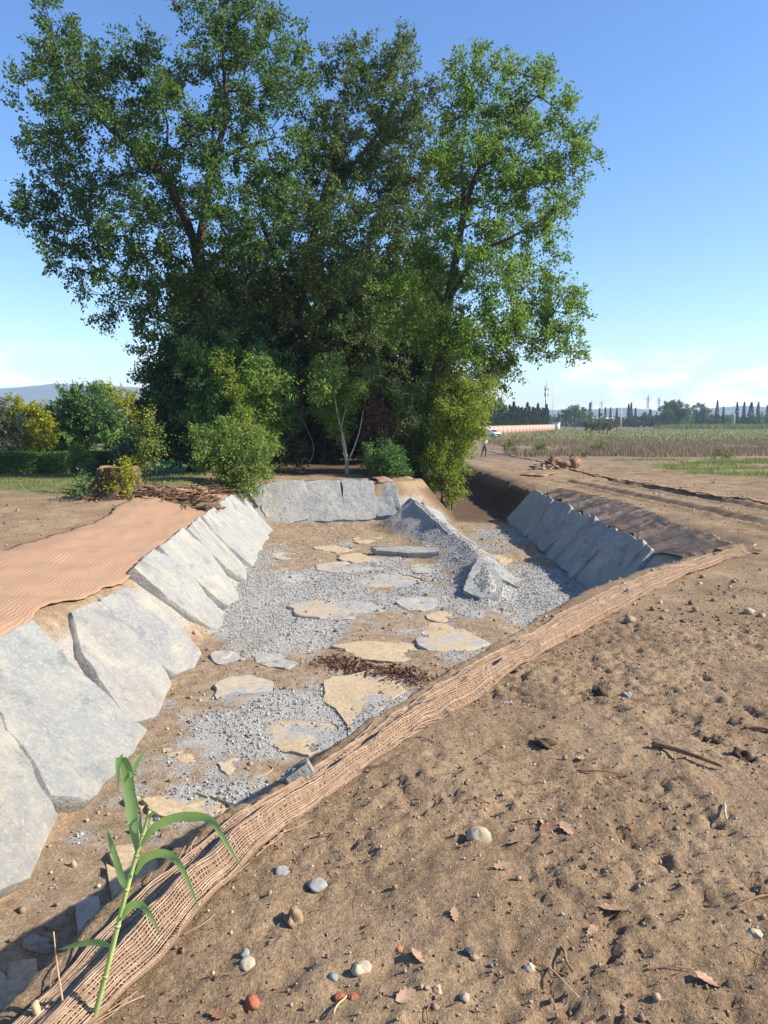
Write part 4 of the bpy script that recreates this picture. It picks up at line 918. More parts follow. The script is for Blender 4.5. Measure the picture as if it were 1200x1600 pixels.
tree('low_weed', 'low green weed growing at the left foot of the stump', 'weed', 15.8, [([(120, 790), (119, 780), (118, 770)], .01, .005)], [(112, 772, 12), (128, 768, 11), (122, 782, 12), (135, 752, 9), (105, 782, 8), (132, 780, 8)], 170, 'grn', (4, 10, .14, .06), dz=.3, step=.15)
# clipped hedge
def hedge(name, label, a, b, h, w, mat, n, parent=None):
    a, b = Vector(a), Vector(b); L = (b - a).length; t = thing(name, label, 'hedge', a); d = (b - a).normalized(); nrm = Vector((-d.y, d.x, 0))
    m = MB(); m.box(((b - a) / 2 + Vector((0, 0, h * .45)))[:], (L / 2 - .1, w * .36, h * .43), math.atan2(d.y, d.x)); add('core', m.mesh('core'), M['thicket'], t)
    s = rng.random(n) * L; face = rng.random(n); q_ = rng.random(n)
    u = np.where(face < .45, -w / 2, np.where(face < .6, w / 2, (q_ - .5) * w)); z = np.where(face < .6, q_ * h, h) + rng.normal(size=n) * .035
    P = np.array(d)[None] * s[:, None] + np.array(nrm)[None] * (u + rng.normal(size=n) * .05)[:, None] + np.array([0, 0, 1.])[None] * z[:, None]
    V, Q = leaves(P, rng.normal(size=(n, 3)) + [0, 0, .5], rng.uniform(.06, .12, n), .6)
    add('foliage', mesh_np('foliage', V, Q), M[mat], t); return t
def gz(px_, py_): h = hit(px_, py_); return (h.x, h.y, h.z)
hA, hB = at(-90, 741, 39), at(112, 736, 40.5); hC, hD = at(112, 736, 40.5), at(196, 731, 43)
for v in (hA, hB, hC, hD): v.z = float(T0(v.x, v.y))
hedge('clipped_hedge', 'shaded stretch of clipped garden hedge at the far left of the lawn', hA, hB, 1.15, 1.2, 'hedge', 16000)
hedge('clipped_hedge', 'clipped hedge behind the stump in a sunlit leaf colour', hC, hD, 1.1, 1.2, 'grass', 8000)  # sunlit stretch of the same hedge, sunlight put into its leaf colour
def far_tree(name, label, Y, px_, lobes, mat, base_py=735, dens=14, leaf=(5, 20, .7, .2), tr=.12, **k):
    return tree(name, label, k.pop('cat', 'tree'), Y, [([(px_, base_py), (px_, (base_py + lobes[0][1]) / 2), (lobes[0][0], lobes[0][1])], tr, tr * .3)], lobes, dens, mat, leaf, dz=k.pop('dz', .9), step=.6, **k)
far_tree('garden_pine', 'bushy green pine behind the hedge with upright shoots', 50, 135, [(135, 640, 26), (108, 655, 24), (160, 655, 22), (120, 630, 18), (145, 622, 14), (130, 680, 30), (95, 680, 20), (165, 685, 22)], 'pine', leaf=(6, 26, .8, .26), dens=20, up=.9, Wf=.3)
far_tree('yellow_tree', 'yellow green tree beside the pine and in front of the blue hills', 56, 182, [(182, 632, 22), (205, 635, 18), (160, 622, 16), (195, 655, 24), (215, 650, 14), (175, 660, 20)], 'yel', dens=14)
far_tree('yellow_tree', 'yellow green tree at the left above the shaded hedge', 47, 38, [(38, 648, 22), (20, 640, 16), (55, 660, 18), (30, 675, 24), (60, 690, 18), (12, 660, 18), (42, 705, 18)], 'yel', dens=16)
far_tree('olive_tree', 'grey green olive tree cut by the left edge of the picture', 42, -5, [(-5, 670, 26), (15, 690, 22), (-20, 640, 26), (5, 715, 20), (22, 660, 10)], 'olive', dens=22, leaf=(5, 20, .5, .12))
far_tree('garden_conifer', 'dark green conifer between the yellow tree and the pine', 54, 75, [(75, 665, 18), (80, 645, 12), (70, 690, 22), (90, 690, 22), (62, 655, 12), (105, 700, 18)], 'cyp', dens=20)
far_tree('garden_conifer', 'dark round evergreen behind the sunlit clipped hedge', 52, 215, [(215, 690, 26), (190, 695, 22), (235, 680, 20), (180, 715, 16), (225, 712, 20)], 'ivy', dens=20)
far_tree('garden_shrub', 'rounded grey green shrub just behind the stump', 30, 208, [(208, 700, 16), (195, 712, 14), (222, 712, 16), (208, 725, 16)], 'olive', base_py=742, dens=60, leaf=(5, 20, .3, .1), tr=.04, cat='shrub', dz=.4)
far_tree('garden_shrub', 'small bright yellow shrub left of the bramble bush', 32, 258, [(258, 706, 10), (250, 714, 9), (264, 716, 9)], 'yel', base_py=742, dens=90, leaf=(5, 20, .25, .09), tr=.03, cat='shrub', dz=.3)
far_tree('garden_shrub', 'light green shrub standing up from the hedge', 38.5, 122, [(122, 705, 10), (126, 718, 11), (118, 725, 11)], 'ash', base_py=742, dens=70, leaf=(5, 18, .3, .11), tr=.03, cat='shrub', dz=.3)
far_tree('dry_mound', 'pale mound of dry grass left of the stump', 33, 138, [(138, 733, 8), (125, 735, 7), (152, 733, 8)], 'olive', base_py=745, dens=120, leaf=(5, 20, .2, .1), tr=.02, cat='mound', dz=.3)
# low green plastic fence
g0, g1 = at(242, 740, 29), at(285, 741, 28.5); gf = thing('garden_fence', 'low green plastic garden fence between the stump and the bramble', 'fence', (g0.x, g0.y, float(T0(g0.x, g0.y)) + .25))
dv = (g1 - g0); dv.z = 0; ang = math.atan2(dv.y, dv.x)
for k in range(9):
    m = MB(); m.box((0, 0, .2), (.035, .012, .30)); o = add('slat', m.mesh('slat'), M['greenplastic'], gf, dv * (k / 8.)); o.rotation_euler.z = ang
for z_ in (.05, .38):
    m = MB(); m.box((0, 0, 0), (dv.length / 2, .015, .025)); o = add('rail', m.mesh('rail'), M['greenplastic'], gf, dv * .5 + Vector((0, .03, z_))); o.rotation_euler.z = ang

# ------------------------------------------------------------------ grass and weeds (nobody could count them)
def blades(name, x, y, h, w, mat, lean=.3, base_sink=.02):
    n = len(x); z = T(x, y, False) - base_sink; a = rng.random(n) * 6.28; s = np.stack([np.cos(a), np.sin(a), 0 * a], 1) * w[:, None]
    b = np.stack([x, y, z], 1); t = b + np.stack([rng.normal(size=n) * lean * h, rng.normal(size=n) * lean * h, h], 1)
    V = np.stack([b - s, b + s, t], 1).reshape(-1, 3)
    o = add(name, mesh_np(name, V, np.arange(n * 3).reshape(-1, 3)), M[mat]); o['kind'] = 'stuff'; return o
def wf(n, y0, y1, p=1.6):
    y = y0 + (y1 - y0) * rng.random(n) ** p; x = rng.uniform(4.5, 1.0 * y1 * .62, n); k = (x < y * .60 + 3) & (x > 10.3 + .10 * np.abs(y - 56)); return x[k], y[k]
x, y = wf(70000, 56, 112, 1.3); k = (fbm(x, y, .09, 3, 101) + .35 * fbm(x, y, .5, 2, 103) + .5 * sst(10, 24, x - (y - 56) * .1)) > .12 - 3 * sst(4, 0, y - 57 - 5 * fbm(x, y, .12, 3, 8) - 3) * -1 * 1.0; x, y = x[k], y[k]
hb_ = rng.uniform(.15, .62, len(x)) * (.75 + .5 * sst(-.3, .5, fbm(x, y, .15, 3, 105)))
blades('dry_weeds', x, y, hb_, rng.uniform(.02, .05, len(x)), 'weed', .22)
x, y = wf(60000, 22, 60, 1.2); za, zb = zones(x, y); k = za[:, 2] > .35 + .4 * rng.random(len(x)); x, y = x[k], y[k]
blades('green_grass', x, y, rng.uniform(.08, .26, len(x)), rng.uniform(.008, .02, len(x)), 'grass', .4)
n = 40000; x = rng.uniform(-26, -5.5, n); y = rng.uniform(16, 42, n); za, zb = zones(x, y); k = (za[:, 2] > .3 + .5 * rng.random(n)) & (x > -.62 * y - 1); x, y = x[k], y[k]
blades('lawn_grass', x, y, rng.uniform(.04, .12, len(x)), rng.uniform(.008, .02, len(x)), 'lawn', .5)
x, y = wf(26000, 112, 300, 1.8); blades('field_grass', x, y, rng.uniform(.2, .6, len(x)), rng.uniform(.05, .14, len(x)), 'grass', .3)
x = rng.uniform(-1.5, 1.5, 900) ; y = rng.uniform(22.5, 25.5, 900)
for lbl, px_, py_, Y_, w_ in [('low green weed clump in the dry field right of the walker', 795, 698, 66, 10), ('bright green weed clump among the brown weeds', 935, 698, 70, 12), ('olive weed clump at the near side of the brown weeds', 905, 714, 55, 13),
                              ('yellowish tall weed clump at the right of the brown weeds', 1130, 714, 54, 16), ('small green weed clump left in the brown weeds', 845, 697, 68, 8)]:
    far_tree('weed_clump', lbl, Y_, px_, [(px_, py_, w_ * .55), (px_ - w_ * .6, py_ + 3, w_ * .45), (px_ + w_ * .6, py_ + 3, w_ * .45)], 'grass', base_py=py_ + w_, dens=30, leaf=(5, 14, .4, .13), tr=.02, cat='weeds', dz=.4, up=.8)

# ------------------------------------------------------------------ far right: wall, hedge of cypress, car, masts, trees on the skyline
w0, w1 = at(735, 681.5, 150), at(866, 671.5, 242); w0.z = float(T0(w0.x, w0.y)); w1.z = float(T0(w1.x, w1.y))
wl_ = thing('boundary_wall', 'long salmon pink garden wall along the far edge of the field', 'wall', w0); dv = w1 - w0; L = math.hypot(dv.x, dv.y); ang = math.atan2(dv.y, dv.x)
npan = 22
for k in range(npan):                                          # bays and piers along the wall
    m = MB(); m.box((0, 0, .95), (L / npan / 2 - .12, .11, 1.0)); o = add('panel', m.mesh('panel'), M['wall'], wl_, dv * ((k + .5) / npan)); o.rotation_euler.z = ang
    m = MB(); m.box((0, 0, .98), (.14, .15, 1.06)); o = add('pier', m.mesh('pier'), M['wall'], wl_, dv * (k / npan)); o.rotation_euler.z = ang
m = MB(); m.box((0, 0, 2.02), (L / 2, .17, .05)); o = add('coping', m.mesh('coping'), M['wall'], wl_, dv * .5); o.rotation_euler.z = ang
def cypress_mesh(h, r, n, seed, tip=1.0):
    f = rng.random(n) ** .8; rr = r * np.clip((np.minimum(f * 5, 1)) * (1 - f) ** .75 * 1.2, .03, 1) * (.82 + .25 * rng.random(n)); a = rng.random(n) * 6.28
    P = np.stack([rr * np.cos(a), rr * np.sin(a), f * h], 1); d = np.stack([np.cos(a) * .35, np.sin(a) * .35, np.ones(n)], 1) + rng.normal(size=(n, 3)) * .25
    V, Q = leaves(P, d, rng.uniform(.5, 1.1, n) * h * .06, .42); m = MB(); m.put(V, Q)
    return m.mesh('crown')
cyps = [cypress_mesh(10, .85, 900, k) for k in range(3)]
tm = MB(); tm.tube([(0, 0, -.3), (0, 0, 3), (0, 0, 8)], [.2, .14, .03], 6); ctrunk = tm.mesh('trunk')
def cypress(label, p, h, wfac=1., grp=None, cat='cypress'):
    t = thing('cypress_tree', label, cat, p, grp); s = h / 10
    o = add('crown', random.choice(cyps), M['cyp'], t); o.scale = (s * wfac, s * wfac, s); o.rotation_euler.z = random.uniform(0, 6)
    o2 = add('trunk', ctrunk, M['bark'], t); o2.scale = (s, s, s); return t
nh = 44
for k in range(nh):
    f = (k + .3 + .2 * random.random()) / nh; p = w0 + dv * f + Vector((-math.sin(ang), math.cos(ang), 0)) * random.uniform(1.6, 2.2); p.z = float(T0(p.x, p.y))
    cypress('dark cypress in the tight clipped row rising behind the pink wall', p, random.uniform(6.6, 7.4) if k % 7 else random.uniform(7.8, 8.6), 1.25, 'cypresses in the row behind the pink wall')
def skyp(px_, Y): p = at(px_, 665, Y); p.z = float(T0(p.x, p.y)); return p
def hgt(py_, Y): return at(600, py_, Y).z - float(T0(50, Y))
CY = [(872, 643, 300, 'leftmost slim cypress of the skyline just right of the pink wall'), (884, 650, 330, 'short cypress below the left umbrella pine'), (921, 630, 350, 'slim cypress right of the left umbrella pine'),
      (936, 638, 360, 'thin cypress between the left umbrella pine and the pale pole'), (945, 637, 350, 'cypress just left of the pale pole'), (953, 637, 360, 'cypress close left of the pale pole and behind the small orchard trees'), (963, 638, 350, 'cypress touching the left side of the pale pole'),
      (981, 632, 350, 'left one of the tall paired cypresses below the pylons'), (985, 630, 352, 'right one of the tall paired cypresses below the pylons'), (992, 638, 350, 'cypress just right of the tall pair'), (1006, 644, 360, 'dark cypress under the left pylon'), (1015, 640, 370, 'broad dark cypress between the two pylons'), (1025, 645, 350, 'squat cypress left of the large umbrella pine'),
      (1088, 642, 350, 'slim cypress right of the large umbrella pine'), (1099, 640, 355, 'cypress under the pale feathery tree'), (1119, 627, 350, 'tallest cypress of the skyline right of the pale feathery tree'), (1129, 636, 352, 'cypress right of the tallest cypress'),
      (1150, 629, 350, 'tall slim cypress beside the short white post'), (1161, 629, 350, 'tall cypress second right of the short white post'), (1172, 630, 345, 'broad bushy cypress near the right edge'), (1183, 629, 350, 'tall cypress nearest the right edge'), (1197, 634, 350, 'cypress cut by the right edge of the picture')]
for px_, py_, Y_, lb in CY: cypress(lb, skyp(px_, Y_), hgt(py_, Y_), 1.6 if 'broad' in lb else .95, 'cypresses along the skyline')
def sky_tree(name, label, px_, Y, lobes, mat, tr=.35, dens=2.2, leaf=(5, 16, 1.3, .55), cat='tree', **k):
    b = skyp(px_, Y); py_b = 800 - F * math.tan(math.atan((b.z - CAMZ) / Y) + PITCH)
    return tree(name, label, cat, Y, [([(px_, py_b), (px_ + 1, (py_b + lobes[0][1]) / 2 + 2), (lobes[0][0], lobes[0][1])], tr, tr * .4)], lobes, dens, mat, leaf, dz=2.5, step=2.5, jit=.25, **k)
sky_tree('umbrella_pine', 'smaller flat topped umbrella pine left on the skyline', 897, 340, [(897, 645, 9), (885, 648, 8), (910, 647, 9), (903, 641, 7), (890, 642, 7), (918, 650, 5)], 'pine', dens=3)
sky_tree('umbrella_pine', 'large rounded umbrella pine right of the pylons', 1052, 330, [(1052, 640, 12), (1038, 643, 9), (1068, 644, 10), (1055, 634, 9), (1045, 637, 9), (1062, 652, 9), (1072, 652, 7), (1040, 652, 7)], 'pine', dens=3)
sky_tree('feathery_tree', 'pale feathery tree on the skyline beside the tallest cypress', 1094, 360, [(1094, 637, 8), (1083, 640, 7), (1104, 640, 7), (1090, 650, 8), (1102, 650, 8)], 'olive', dens=2)
for k, (px_, py_, w_, mt, lb) in enumerate([(1006, 655, 9, 'cyp', 'dark bushy tree below the left pylon'), (1025, 656, 9, 'thicket', 'dark round tree left of the large umbrella pine'), (1078, 655, 9, 'hedge', 'mid green tree right of the large umbrella pine'), (1110, 655, 8, 'thicket', 'dark tree beneath the tallest cypress'), (1140, 656, 9, 'hedge', 'lighter green tree left of the short white post'),
                                            (1165, 657, 9, 'thicket', 'dark tree under the right hand cypresses'), (1190, 655, 10, 'hedge', 'green tree at the right edge of the skyline'), (990, 658, 8, 'olive', 'small grey tree at the foot of the paired cypresses'), (930, 657, 8, 'hedge', 'green tree behind the small orchard trees'), (965, 658, 8, 'thicket', 'dark shrub behind the pale pole'), (1095, 660, 7, 'thicket', 'dark shrub below the pale feathery tree'), (912, 660, 6, 'thicket', 'dark shrub at the foot of the left umbrella pine'), (1050, 661, 9, 'thicket', 'dark undergrowth beneath the large umbrella pine')]):
    sky_tree('skyline_tree', lb, px_, 370, [(px_, py_, w_ * .8), (px_ - w_, py_ + 4, w_ * .7), (px_ + w_, py_ + 3, w_ * .7), (px_, py_ + 6, w_ * .7)], mt, dens=2.6, group='trees along the skyline')
n = 9000; x = rng.uniform(60, 420, n); y = rng.uniform(385, 420, n); o = None
V, Q = leaves(np.stack([x, y, T0(x, y) + rng.random(n) * (4.5 + 3.5 * fbm(x, y, .03, 3, 7))], 1), rng.normal(size=(n, 3)) + [0, 0, 1], rng.uniform(1.2, 2.2, n), .7)
o = add('far_wood', mesh_np('far_wood', V, Q), M['thicket']); o['kind'] = 'stuff'
x = rng.uniform(120, 175, 4000); y = rng.uniform(285, 320, 4000); blades('reed_bed', x, y, rng.uniform(1.0, 2.4, 4000), rng.uniform(.15, .3, 4000), 'grass', .2)
for lb, px_ in (('left one of the three small orchard trees in the field', 922), ('middle one of the three small orchard trees in the field', 936), ('right one of the three small orchard trees in the field', 949)):
    far_tree('orchard_tree', lb, 182, px_, [(px_, 663, 5.5), (px_ - 4, 666, 4), (px_ + 4, 666, 4)], 'oak_c', base_py=677, dens=9, leaf=(5, 16, .6, .3), tr=.12, dz=.5, group='small orchard trees in the field')
far_tree('bare_sapling', 'thin brownish sapling right of the small orchard trees', 185, 963, [(963, 668, 3), (964, 664, 2.2)], 'drybush', base_py=676, dens=12, leaf=(4, 8, .5, .25), tr=.06, dz=.2)
# poles and masts
def pole(name, label, px_, py_top, Y, r, mat, cat='pole'):
    p = skyp(px_, Y); h = hgt(py_top, Y); t = thing(name, label, cat, p); m = MB(); m.tube([(0, 0, -.5), (0, 0, h * .5), (0, 0, h)], [r, r * .85, r * .7], 8); add('shaft', m.mesh('shaft'), M[mat], t); return t, h
pole('utility_pole', 'pale upright pole among the skyline cypresses', 970, 638, 300, .32, 'concrete')
pole('utility_pole', 'short white post at the foot of the right cypresses', 1147, 647, 300, .30, 'concrete')
t, h = pole('cell_tower', 'mobile phone mast with stacked antenna panels above the cypress row', 852, 602, 290, .4, 'steel', 'mast')
for z_ in (h - 1.2, h - 3.4):
    for a in range(3):
        m = MB(); m.box((0, 0, 0), (.16, .1, 1.0)); o = add('antenna', m.mesh('antenna'), M['steel'], t, (.75 * math.cos(a * 2.09), .75 * math.sin(a * 2.09), z_)); o.rotation_euler.z = a * 2.09
    m = MB(); m.tube([(.8 * math.cos(k * .7), .8 * math.sin(k * .7), z_) for k in range(10)], .05, 5); add('ring', m.mesh('ring'), M['steel'], t)
m = MB(); m.tube([(0, 0, h - .2), (0, 0, h + 2.2)], .06, 6); add('rod', m.mesh('rod'), M['steel'], t)
t, h = pole('radio_mast', 'very thin radio mast right of the mobile phone mast', 863, 600, 300, .09, 'steel', 'mast')
for k in range(4):
    m = MB(); z_ = h * (.4 + .17 * k); m.box((0, 0, z_), (.32, .05, .05)); add('crossbar', m.mesh('crossbar'), M['steel'], t)
def pylon(label, px_, py_top, Y):
    p = skyp(px_, Y); h = hgt(py_top, Y); t = thing('power_pylon', label, 'pylon', p, 'power pylons on the skyline'); w = h * .075; m = MB()
    lv = [0, .3, .55, .75, .9, 1.0]; ww = [w, w * .7, w * .45, w * .25, w * .2, w * .03]
    for sx_, sy_ in ((1, 1), (1, -1), (-1, 1), (-1, -1)): m.tube([(sx_ * b, sy_ * b, h * a) for a, b in zip(lv, ww)], h * .006, 4)
    for k in range(5):
        for s in (1, -1):
            for c in ((1, 0), (0, 1)):
                a0, a1, z0, z1 = ww[k], ww[k + 1], h * lv[k], h * lv[k + 1]
                p0 = (-a0 * s, -a0, z0) if c[0] else (-a0, -a0 * s, z0); p1 = (a1 * s, -a1, z1) if c[0] else (-a1, a1 * s, z1); m.tube([p0, p1], h * .004, 3)
    add('lattice', m.mesh('lattice'), M['steel'], t)
    for z_, l in ((.76, .12), (.84, .15), (.91, .11)):
        m = MB(); m.tube([(-h * l, 0, h * z_), (0, 0, h * (z_ + .02)), (h * l, 0, h * z_)], h * .006, 4); add('crossarm', m.mesh('crossarm'), M['steel'], t)
pylon('left one of the two larger power pylons above the dark trees', 1011, 617, 620); pylon('right one of the two larger power pylons above the dark trees', 1028, 620, 650)
pylon('faint pylon just right of the left umbrella pine', 923, 628, 900); pylon('faint small pylon right of the faint pylon by the pine', 939, 629, 930)
# farm building glimpsed behind the trees
p = skyp(935, 400); t = thing('farm_building', 'low white farm building glimpsed behind the orchard trees', 'building', p)
m = MB(); m.box((0, 0, 1.8), (11, 4, 2.2)); add('wall', m.mesh('wall'), M['white'], t)
m = MB(); V = [(-11.6, -4.5, 3.9), (11.6, -4.5, 3.9), (11.6, 4.5, 3.9), (-11.6, 4.5, 3.9), (-11.6, 0, 5.2), (11.6, 0, 5.2)]; m.put(V, [[0, 1, 5, 4], [2, 3, 4, 5], [3, 2, 1, 0]], [[0, 4, 3], [1, 2, 5]]); add('roof', m.mesh('roof'), M['concrete'], t)
for k in range(5):
    m = MB(); m.box((-8 + k * 4, -4.02, 2.2), (.7, .06, .7)); add('window', m.mesh('window'), M['glass'], t)
p = skyp(869, 262); t = thing('small_shed', 'small whitish shed at the right end of the pink wall', 'shed', p)
m = MB(); m.box((0, 0, 1.3), (1.1, 1.2, 1.3)); add('wall', m.mesh('wall'), M['white'], t); m = MB(); m.box((0, 0, 2.68), (1.3, 1.4, .08)); add('roof', m.mesh('roof'), M['steel'], t); m = MB(); m.box((.2, -1.22, .95), (.4, .04, .95)); add('door', m.mesh('door'), M['concrete'], t)

# parked car
p = hit(769, 681.5); p = at(769, 680, 146); p.z = float(T0(p.x, p.y)); car = thing('parked_car', 'pale car parked in front of the pink wall', 'car', p); car.rotation_euler.z = R(28)
def loft(secs):
    """secs: list of (y, half width, z0, z1, top half width)"""
    m = MB(); V = []
    for y_, hw, z0, z1, tw in secs: V += [(-hw * .92, y_, z0), (-hw, y_, z0 + (z1 - z0) * .35), (-hw * .97, y_, z0 + (z1 - z0) * .75), (-tw, y_, z1), (tw, y_, z1), (hw * .97, y_, z0 + (z1 - z0) * .75), (hw, y_, z0 + (z1 - z0) * .35), (hw * .92, y_, z0)]
    n = len(secs); Q = [[i * 8 + j, i * 8 + (j + 1) % 8, (i + 1) * 8 + (j + 1) % 8, (i + 1) * 8 + j] for i in range(n - 1) for j in range(8)]
    Q += [[0, 1, 2, 3], [0, 3, 4, 7], [4, 5, 6, 7]]; e = (n - 1) * 8; Q += [[e + 3, e + 2, e + 1, e], [e + 7, e + 4, e + 3, e], [e + 7, e + 6, e + 5, e + 4]]
    m.put(V, Q); return m
add('body', loft([(-2.05, .72, .32, .62, .6), (-1.95, .82, .25, .78, .7), (-1.0, .87, .22, .95, .78), (0, .88, .22, .98, .8), (1.3, .87, .22, 1.0, .78), (1.95, .82, .26, .98, .72), (2.05, .75, .34, .8, .66)]).mesh('body', True), M['white'], car)
add('cabin', loft([(-1.0, .74, .93, .98, .7), (-.35, .76, .93, 1.42, .58), (.4, .77, .95, 1.48, .6), (1.3, .76, .96, 1.44, .58), (1.9, .72, .95, 1.02, .68)]).mesh('cabin', True), M['white'], car)
m = MB(); m.put([(-.62, -.985, 1.0), (.62, -.985, 1.0), (.53, -.42, 1.385), (-.53, -.42, 1.385)], [[0, 1, 2, 3]]); add('windscreen', m.mesh('windscreen'), M['glass'], car, (0, -.03, .03))
for s in (-1, 1):
    for y0, y1 in ((-.55, .3), (.36, 1.25)):
        m = MB(); m.put([(s * .765, y0, 1.02), (s * .765, y1, 1.02), (s * .66, y1 - .08, 1.36), (s * .66, y0 + .22, 1.36)], [[0, 1, 2, 3]]); add('side_window', m.mesh('side_window'), M['glass'], car, (s * .012, 0, 0))
    m = MB(); m.box((s * .6, -2.0, .66), (.15, .05, .07)); add('headlight', m.mesh('headlight'), M['lamp'], car)
    m = MB(); m.box((s * .95, -.7, 1.0), (.09, .05, .06)); add('mirror', m.mesh('mirror'), M['white'], car)
    for y_ in (-1.25, 1.3):
        m = MB(); m.tube([(s * .66, y_, .31), (s * .88, y_, .31)], .31, 18); w_ = add('wheel', m.mesh('wheel'), M['rubber'], car); m = MB(); m.tube([(s * .87, y_, .31), (s * .9, y_, .31)], .19, 14); add('rim', m.mesh('rim'), M['steel'], w_)
m = MB(); m.box((0, -2.06, .5), (.42, .02, .09)); add('grille', m.mesh('grille'), M['rubber'], car)

# the walker on the track
pp = at(757, 712, 61); pz = tz(pp.x, pp.y); man = thing('person', 'person in pale shirt and dark jeans walking away along the dirt track', 'person', (pp.x, pp.y, pz))
def skin(name, V, E, rr, mat, sub=1):
    me = bpy.data.meshes.new(name); me.from_pydata(V, E, []); me.update(); o = add(name, me, M[mat], man); md = o.modifiers.new('skin', 'SKIN'); md.use_smooth_shade = True
    for i, r_ in enumerate(rr): me.skin_vertices[0].data[i].radius = (r_, r_ * .85)
    me.skin_vertices[0].data[0].use_root = True
    if sub: s_ = o.modifiers.new('sub', 'SUBSURF'); s_.levels = s_.render_levels = sub
    return o
SH = [(.19, 0, 1.43), (.25, .05, 1.16), (.14, .24, 1.08), (.09, .30, 1.08)]
V = [(0, 0, .96), (0, 0, 1.2), (0, 0, 1.42), (0, .01, 1.53), (0, .03, 1.64), (0, .03, 1.72)]; E = [(0, 1), (1, 2), (2, 3), (3, 4), (4, 5)]; rr = [.14, .13, .13, .055, .085, .07]
for s in (1, -1):
    b = len(V); V += [(s * a, c, d) for a, c, d in SH]; rr += [.055, .042, .032, .028]; E += [(2, b), (b, b + 1), (b + 1, b + 2), (b + 2, b + 3)]
    for f in range(5):
        V.append((s * (.06 + .0 * f) + (.02 * f - .04), .36 + .015 * (f % 3), 1.10 - .014 * f)); rr.append(.009); E.append((b + 3, len(V) - 1))
LEG = {-1: [(-.10, 0, .92), (-.19, .02, .50), (-.27, -.06, .10)], 1: [(.09, 0, .92), (.10, .03, .50), (.11, .02, .09)]}
for s in (1, -1):
    b = len(V); V += LEG[s]; rr += [.085, .058, .042]; E += [(0, b), (b, b + 1), (b + 1, b + 2)]
skin('body', V, E, rr, 'skin')
V = [(0, 0, .98), (0, 0, 1.2), (0, 0, 1.40), (0, 0, 1.47)]; E = [(0, 1), (1, 2), (2, 3)]; rr = [.165, .16, .165, .07]
for s in (1, -1): b = len(V); V += [(s * .19, 0, 1.41), (s * .235, .03, 1.24)]; rr += [.078, .068]; E += [(2, b), (b, b + 1)]
skin('shirt', V, E, rr, 'shirt')
V = [(0, 0, 1.0), (0, 0, .9)]; E = [(0, 1)]; rr = [.15, .155]
for s in (1, -1): b = len(V); V += [(LEG[s][0][0], 0, .84), LEG[s][1], (LEG[s][2][0], LEG[s][2][1], .06)]; rr += [.105, .078, .065]; E += [(1, b), (b, b + 1), (b + 1, b + 2)]
skin('jeans', V, E, rr, 'jeans')
skin('hair', [(0, .0, 1.66), (0, .02, 1.75)], [(0, 1)], [.085, .08], 'hair')
for s in (1, -1): f = LEG[s][2]; lump('shoe', man, 'shoe', (f[0], f[1] + .05, .045), (.05, .14, .05), 5, .1, 12, 8)
for s in (1, -1): lump('ear', man, 'skin', (s * .088, .03, 1.65), (.012, .02, .03), 5, .05, 8, 6)
lump('nose', man, 'skin', (0, .12, 1.64), (.014, .02, .02), 5, .05, 8, 6)
man.rotation_euler.z = R(-8)

# ------------------------------------------------------------------ foreground plants
def ribbon(m, P3, w, nrm_hint=(0, -1, .4), fold=.25):
    P3 = np.asarray(P3); n = len(P3); d = np.gradient(P3, axis=0); d /= np.linalg.norm(d, axis=1)[:, None] + 1e-9
    s = np.cross(d, np.asarray(nrm_hint, float)[None]); s /= np.linalg.norm(s, axis=1)[:, None] + 1e-9; nn = np.cross(s, d)
    V = np.concatenate([P3 - s * w[:, None] + nn * (w * fold)[:, None], P3, P3 + s * w[:, None] + nn * (w * fold)[:, None]]); i = np.arange(n - 1)
    m.put(V, np.vstack([np.stack([i, i + 1, n + i + 1, n + i], -1), np.stack([n + i, n + i + 1, 2 * n + i + 1, 2 * n + i], -1)]))
rp0 = hit(146, 1597); YR = rp0.y
gr_ = thing('reed_shoot', 'young green reed shoot with long arching leaves in the lower left corner', 'reed', rp0)
def rpx(pts): return [tuple(at(p[0], p[1], YR + (p[2] if len(p) > 2 else 0)) - rp0) for p in pts]
m = MB(); C = ipath(rpx([(140, 1612), (150, 1580), (166, 1520), (182, 1455), (197, 1395, .01), (212, 1340, .02), (226, 1295, .03), (234, 1268, .03)]), 30); C[0, 2] -= .04; m.tube(C, np.linspace(.0085, .0045, 30), 10); add('stem', m.mesh('stem', True), M['reedstem'], gr_)
for fk in (.28, .45, .6, .74, .86):
    i = int(fk * 29); m = MB(); m.tube([C[i] - (C[i + 1] - C[i]) * .12, C[i] + (C[i + 1] - C[i]) * .12], .0098 - .004 * fk, 10); add('node', m.mesh('node', True), M['reedstem'], gr_)
LV = [([(216, 1335, .02), (208, 1285, .05), (203, 1235, .08), (198, 1200, .09), (190, 1183, .08), (185, 1192, .05), (184, 1236, .03)], 13), ([(204, 1215, .08), (212, 1195, .1), (230, 1167, .12)], 6), ([(207, 1230, .08), (213, 1255, .1), (216, 1268, .1)], 5),
      ([(220, 1322, .02), (238, 1296, 0), (268, 1279, -.05), (305, 1275, -.1), (332, 1283, -.14), (352, 1315, -.18), (378, 1356, -.2)], 9), ([(212, 1366, .01), (226, 1342, -.02), (250, 1333, -.06), (272, 1340, -.1), (290, 1368, -.13), (312, 1422, -.15)], 8.5),
      ([(205, 1396, .01), (192, 1375, .03), (178, 1330, .05), (164, 1287, .06)], 8), ([(190, 1436, 0), (203, 1416, -.03), (220, 1413, -.06), (236, 1432, -.09), (250, 1460, -.1)], 8), ([(177, 1479, 0), (150, 1472, .02), (120, 1476, .03), (91, 1484, .04)], 7),
      ([(226, 1296, .03), (234, 1275, .03), (243, 1268, .02)], 5), ([(221, 1305, .03), (219, 1285, .04), (220, 1268, .04)], 4), ([(228, 1290, .03), (234, 1270, .04), (238, 1262, .05)], 4)]
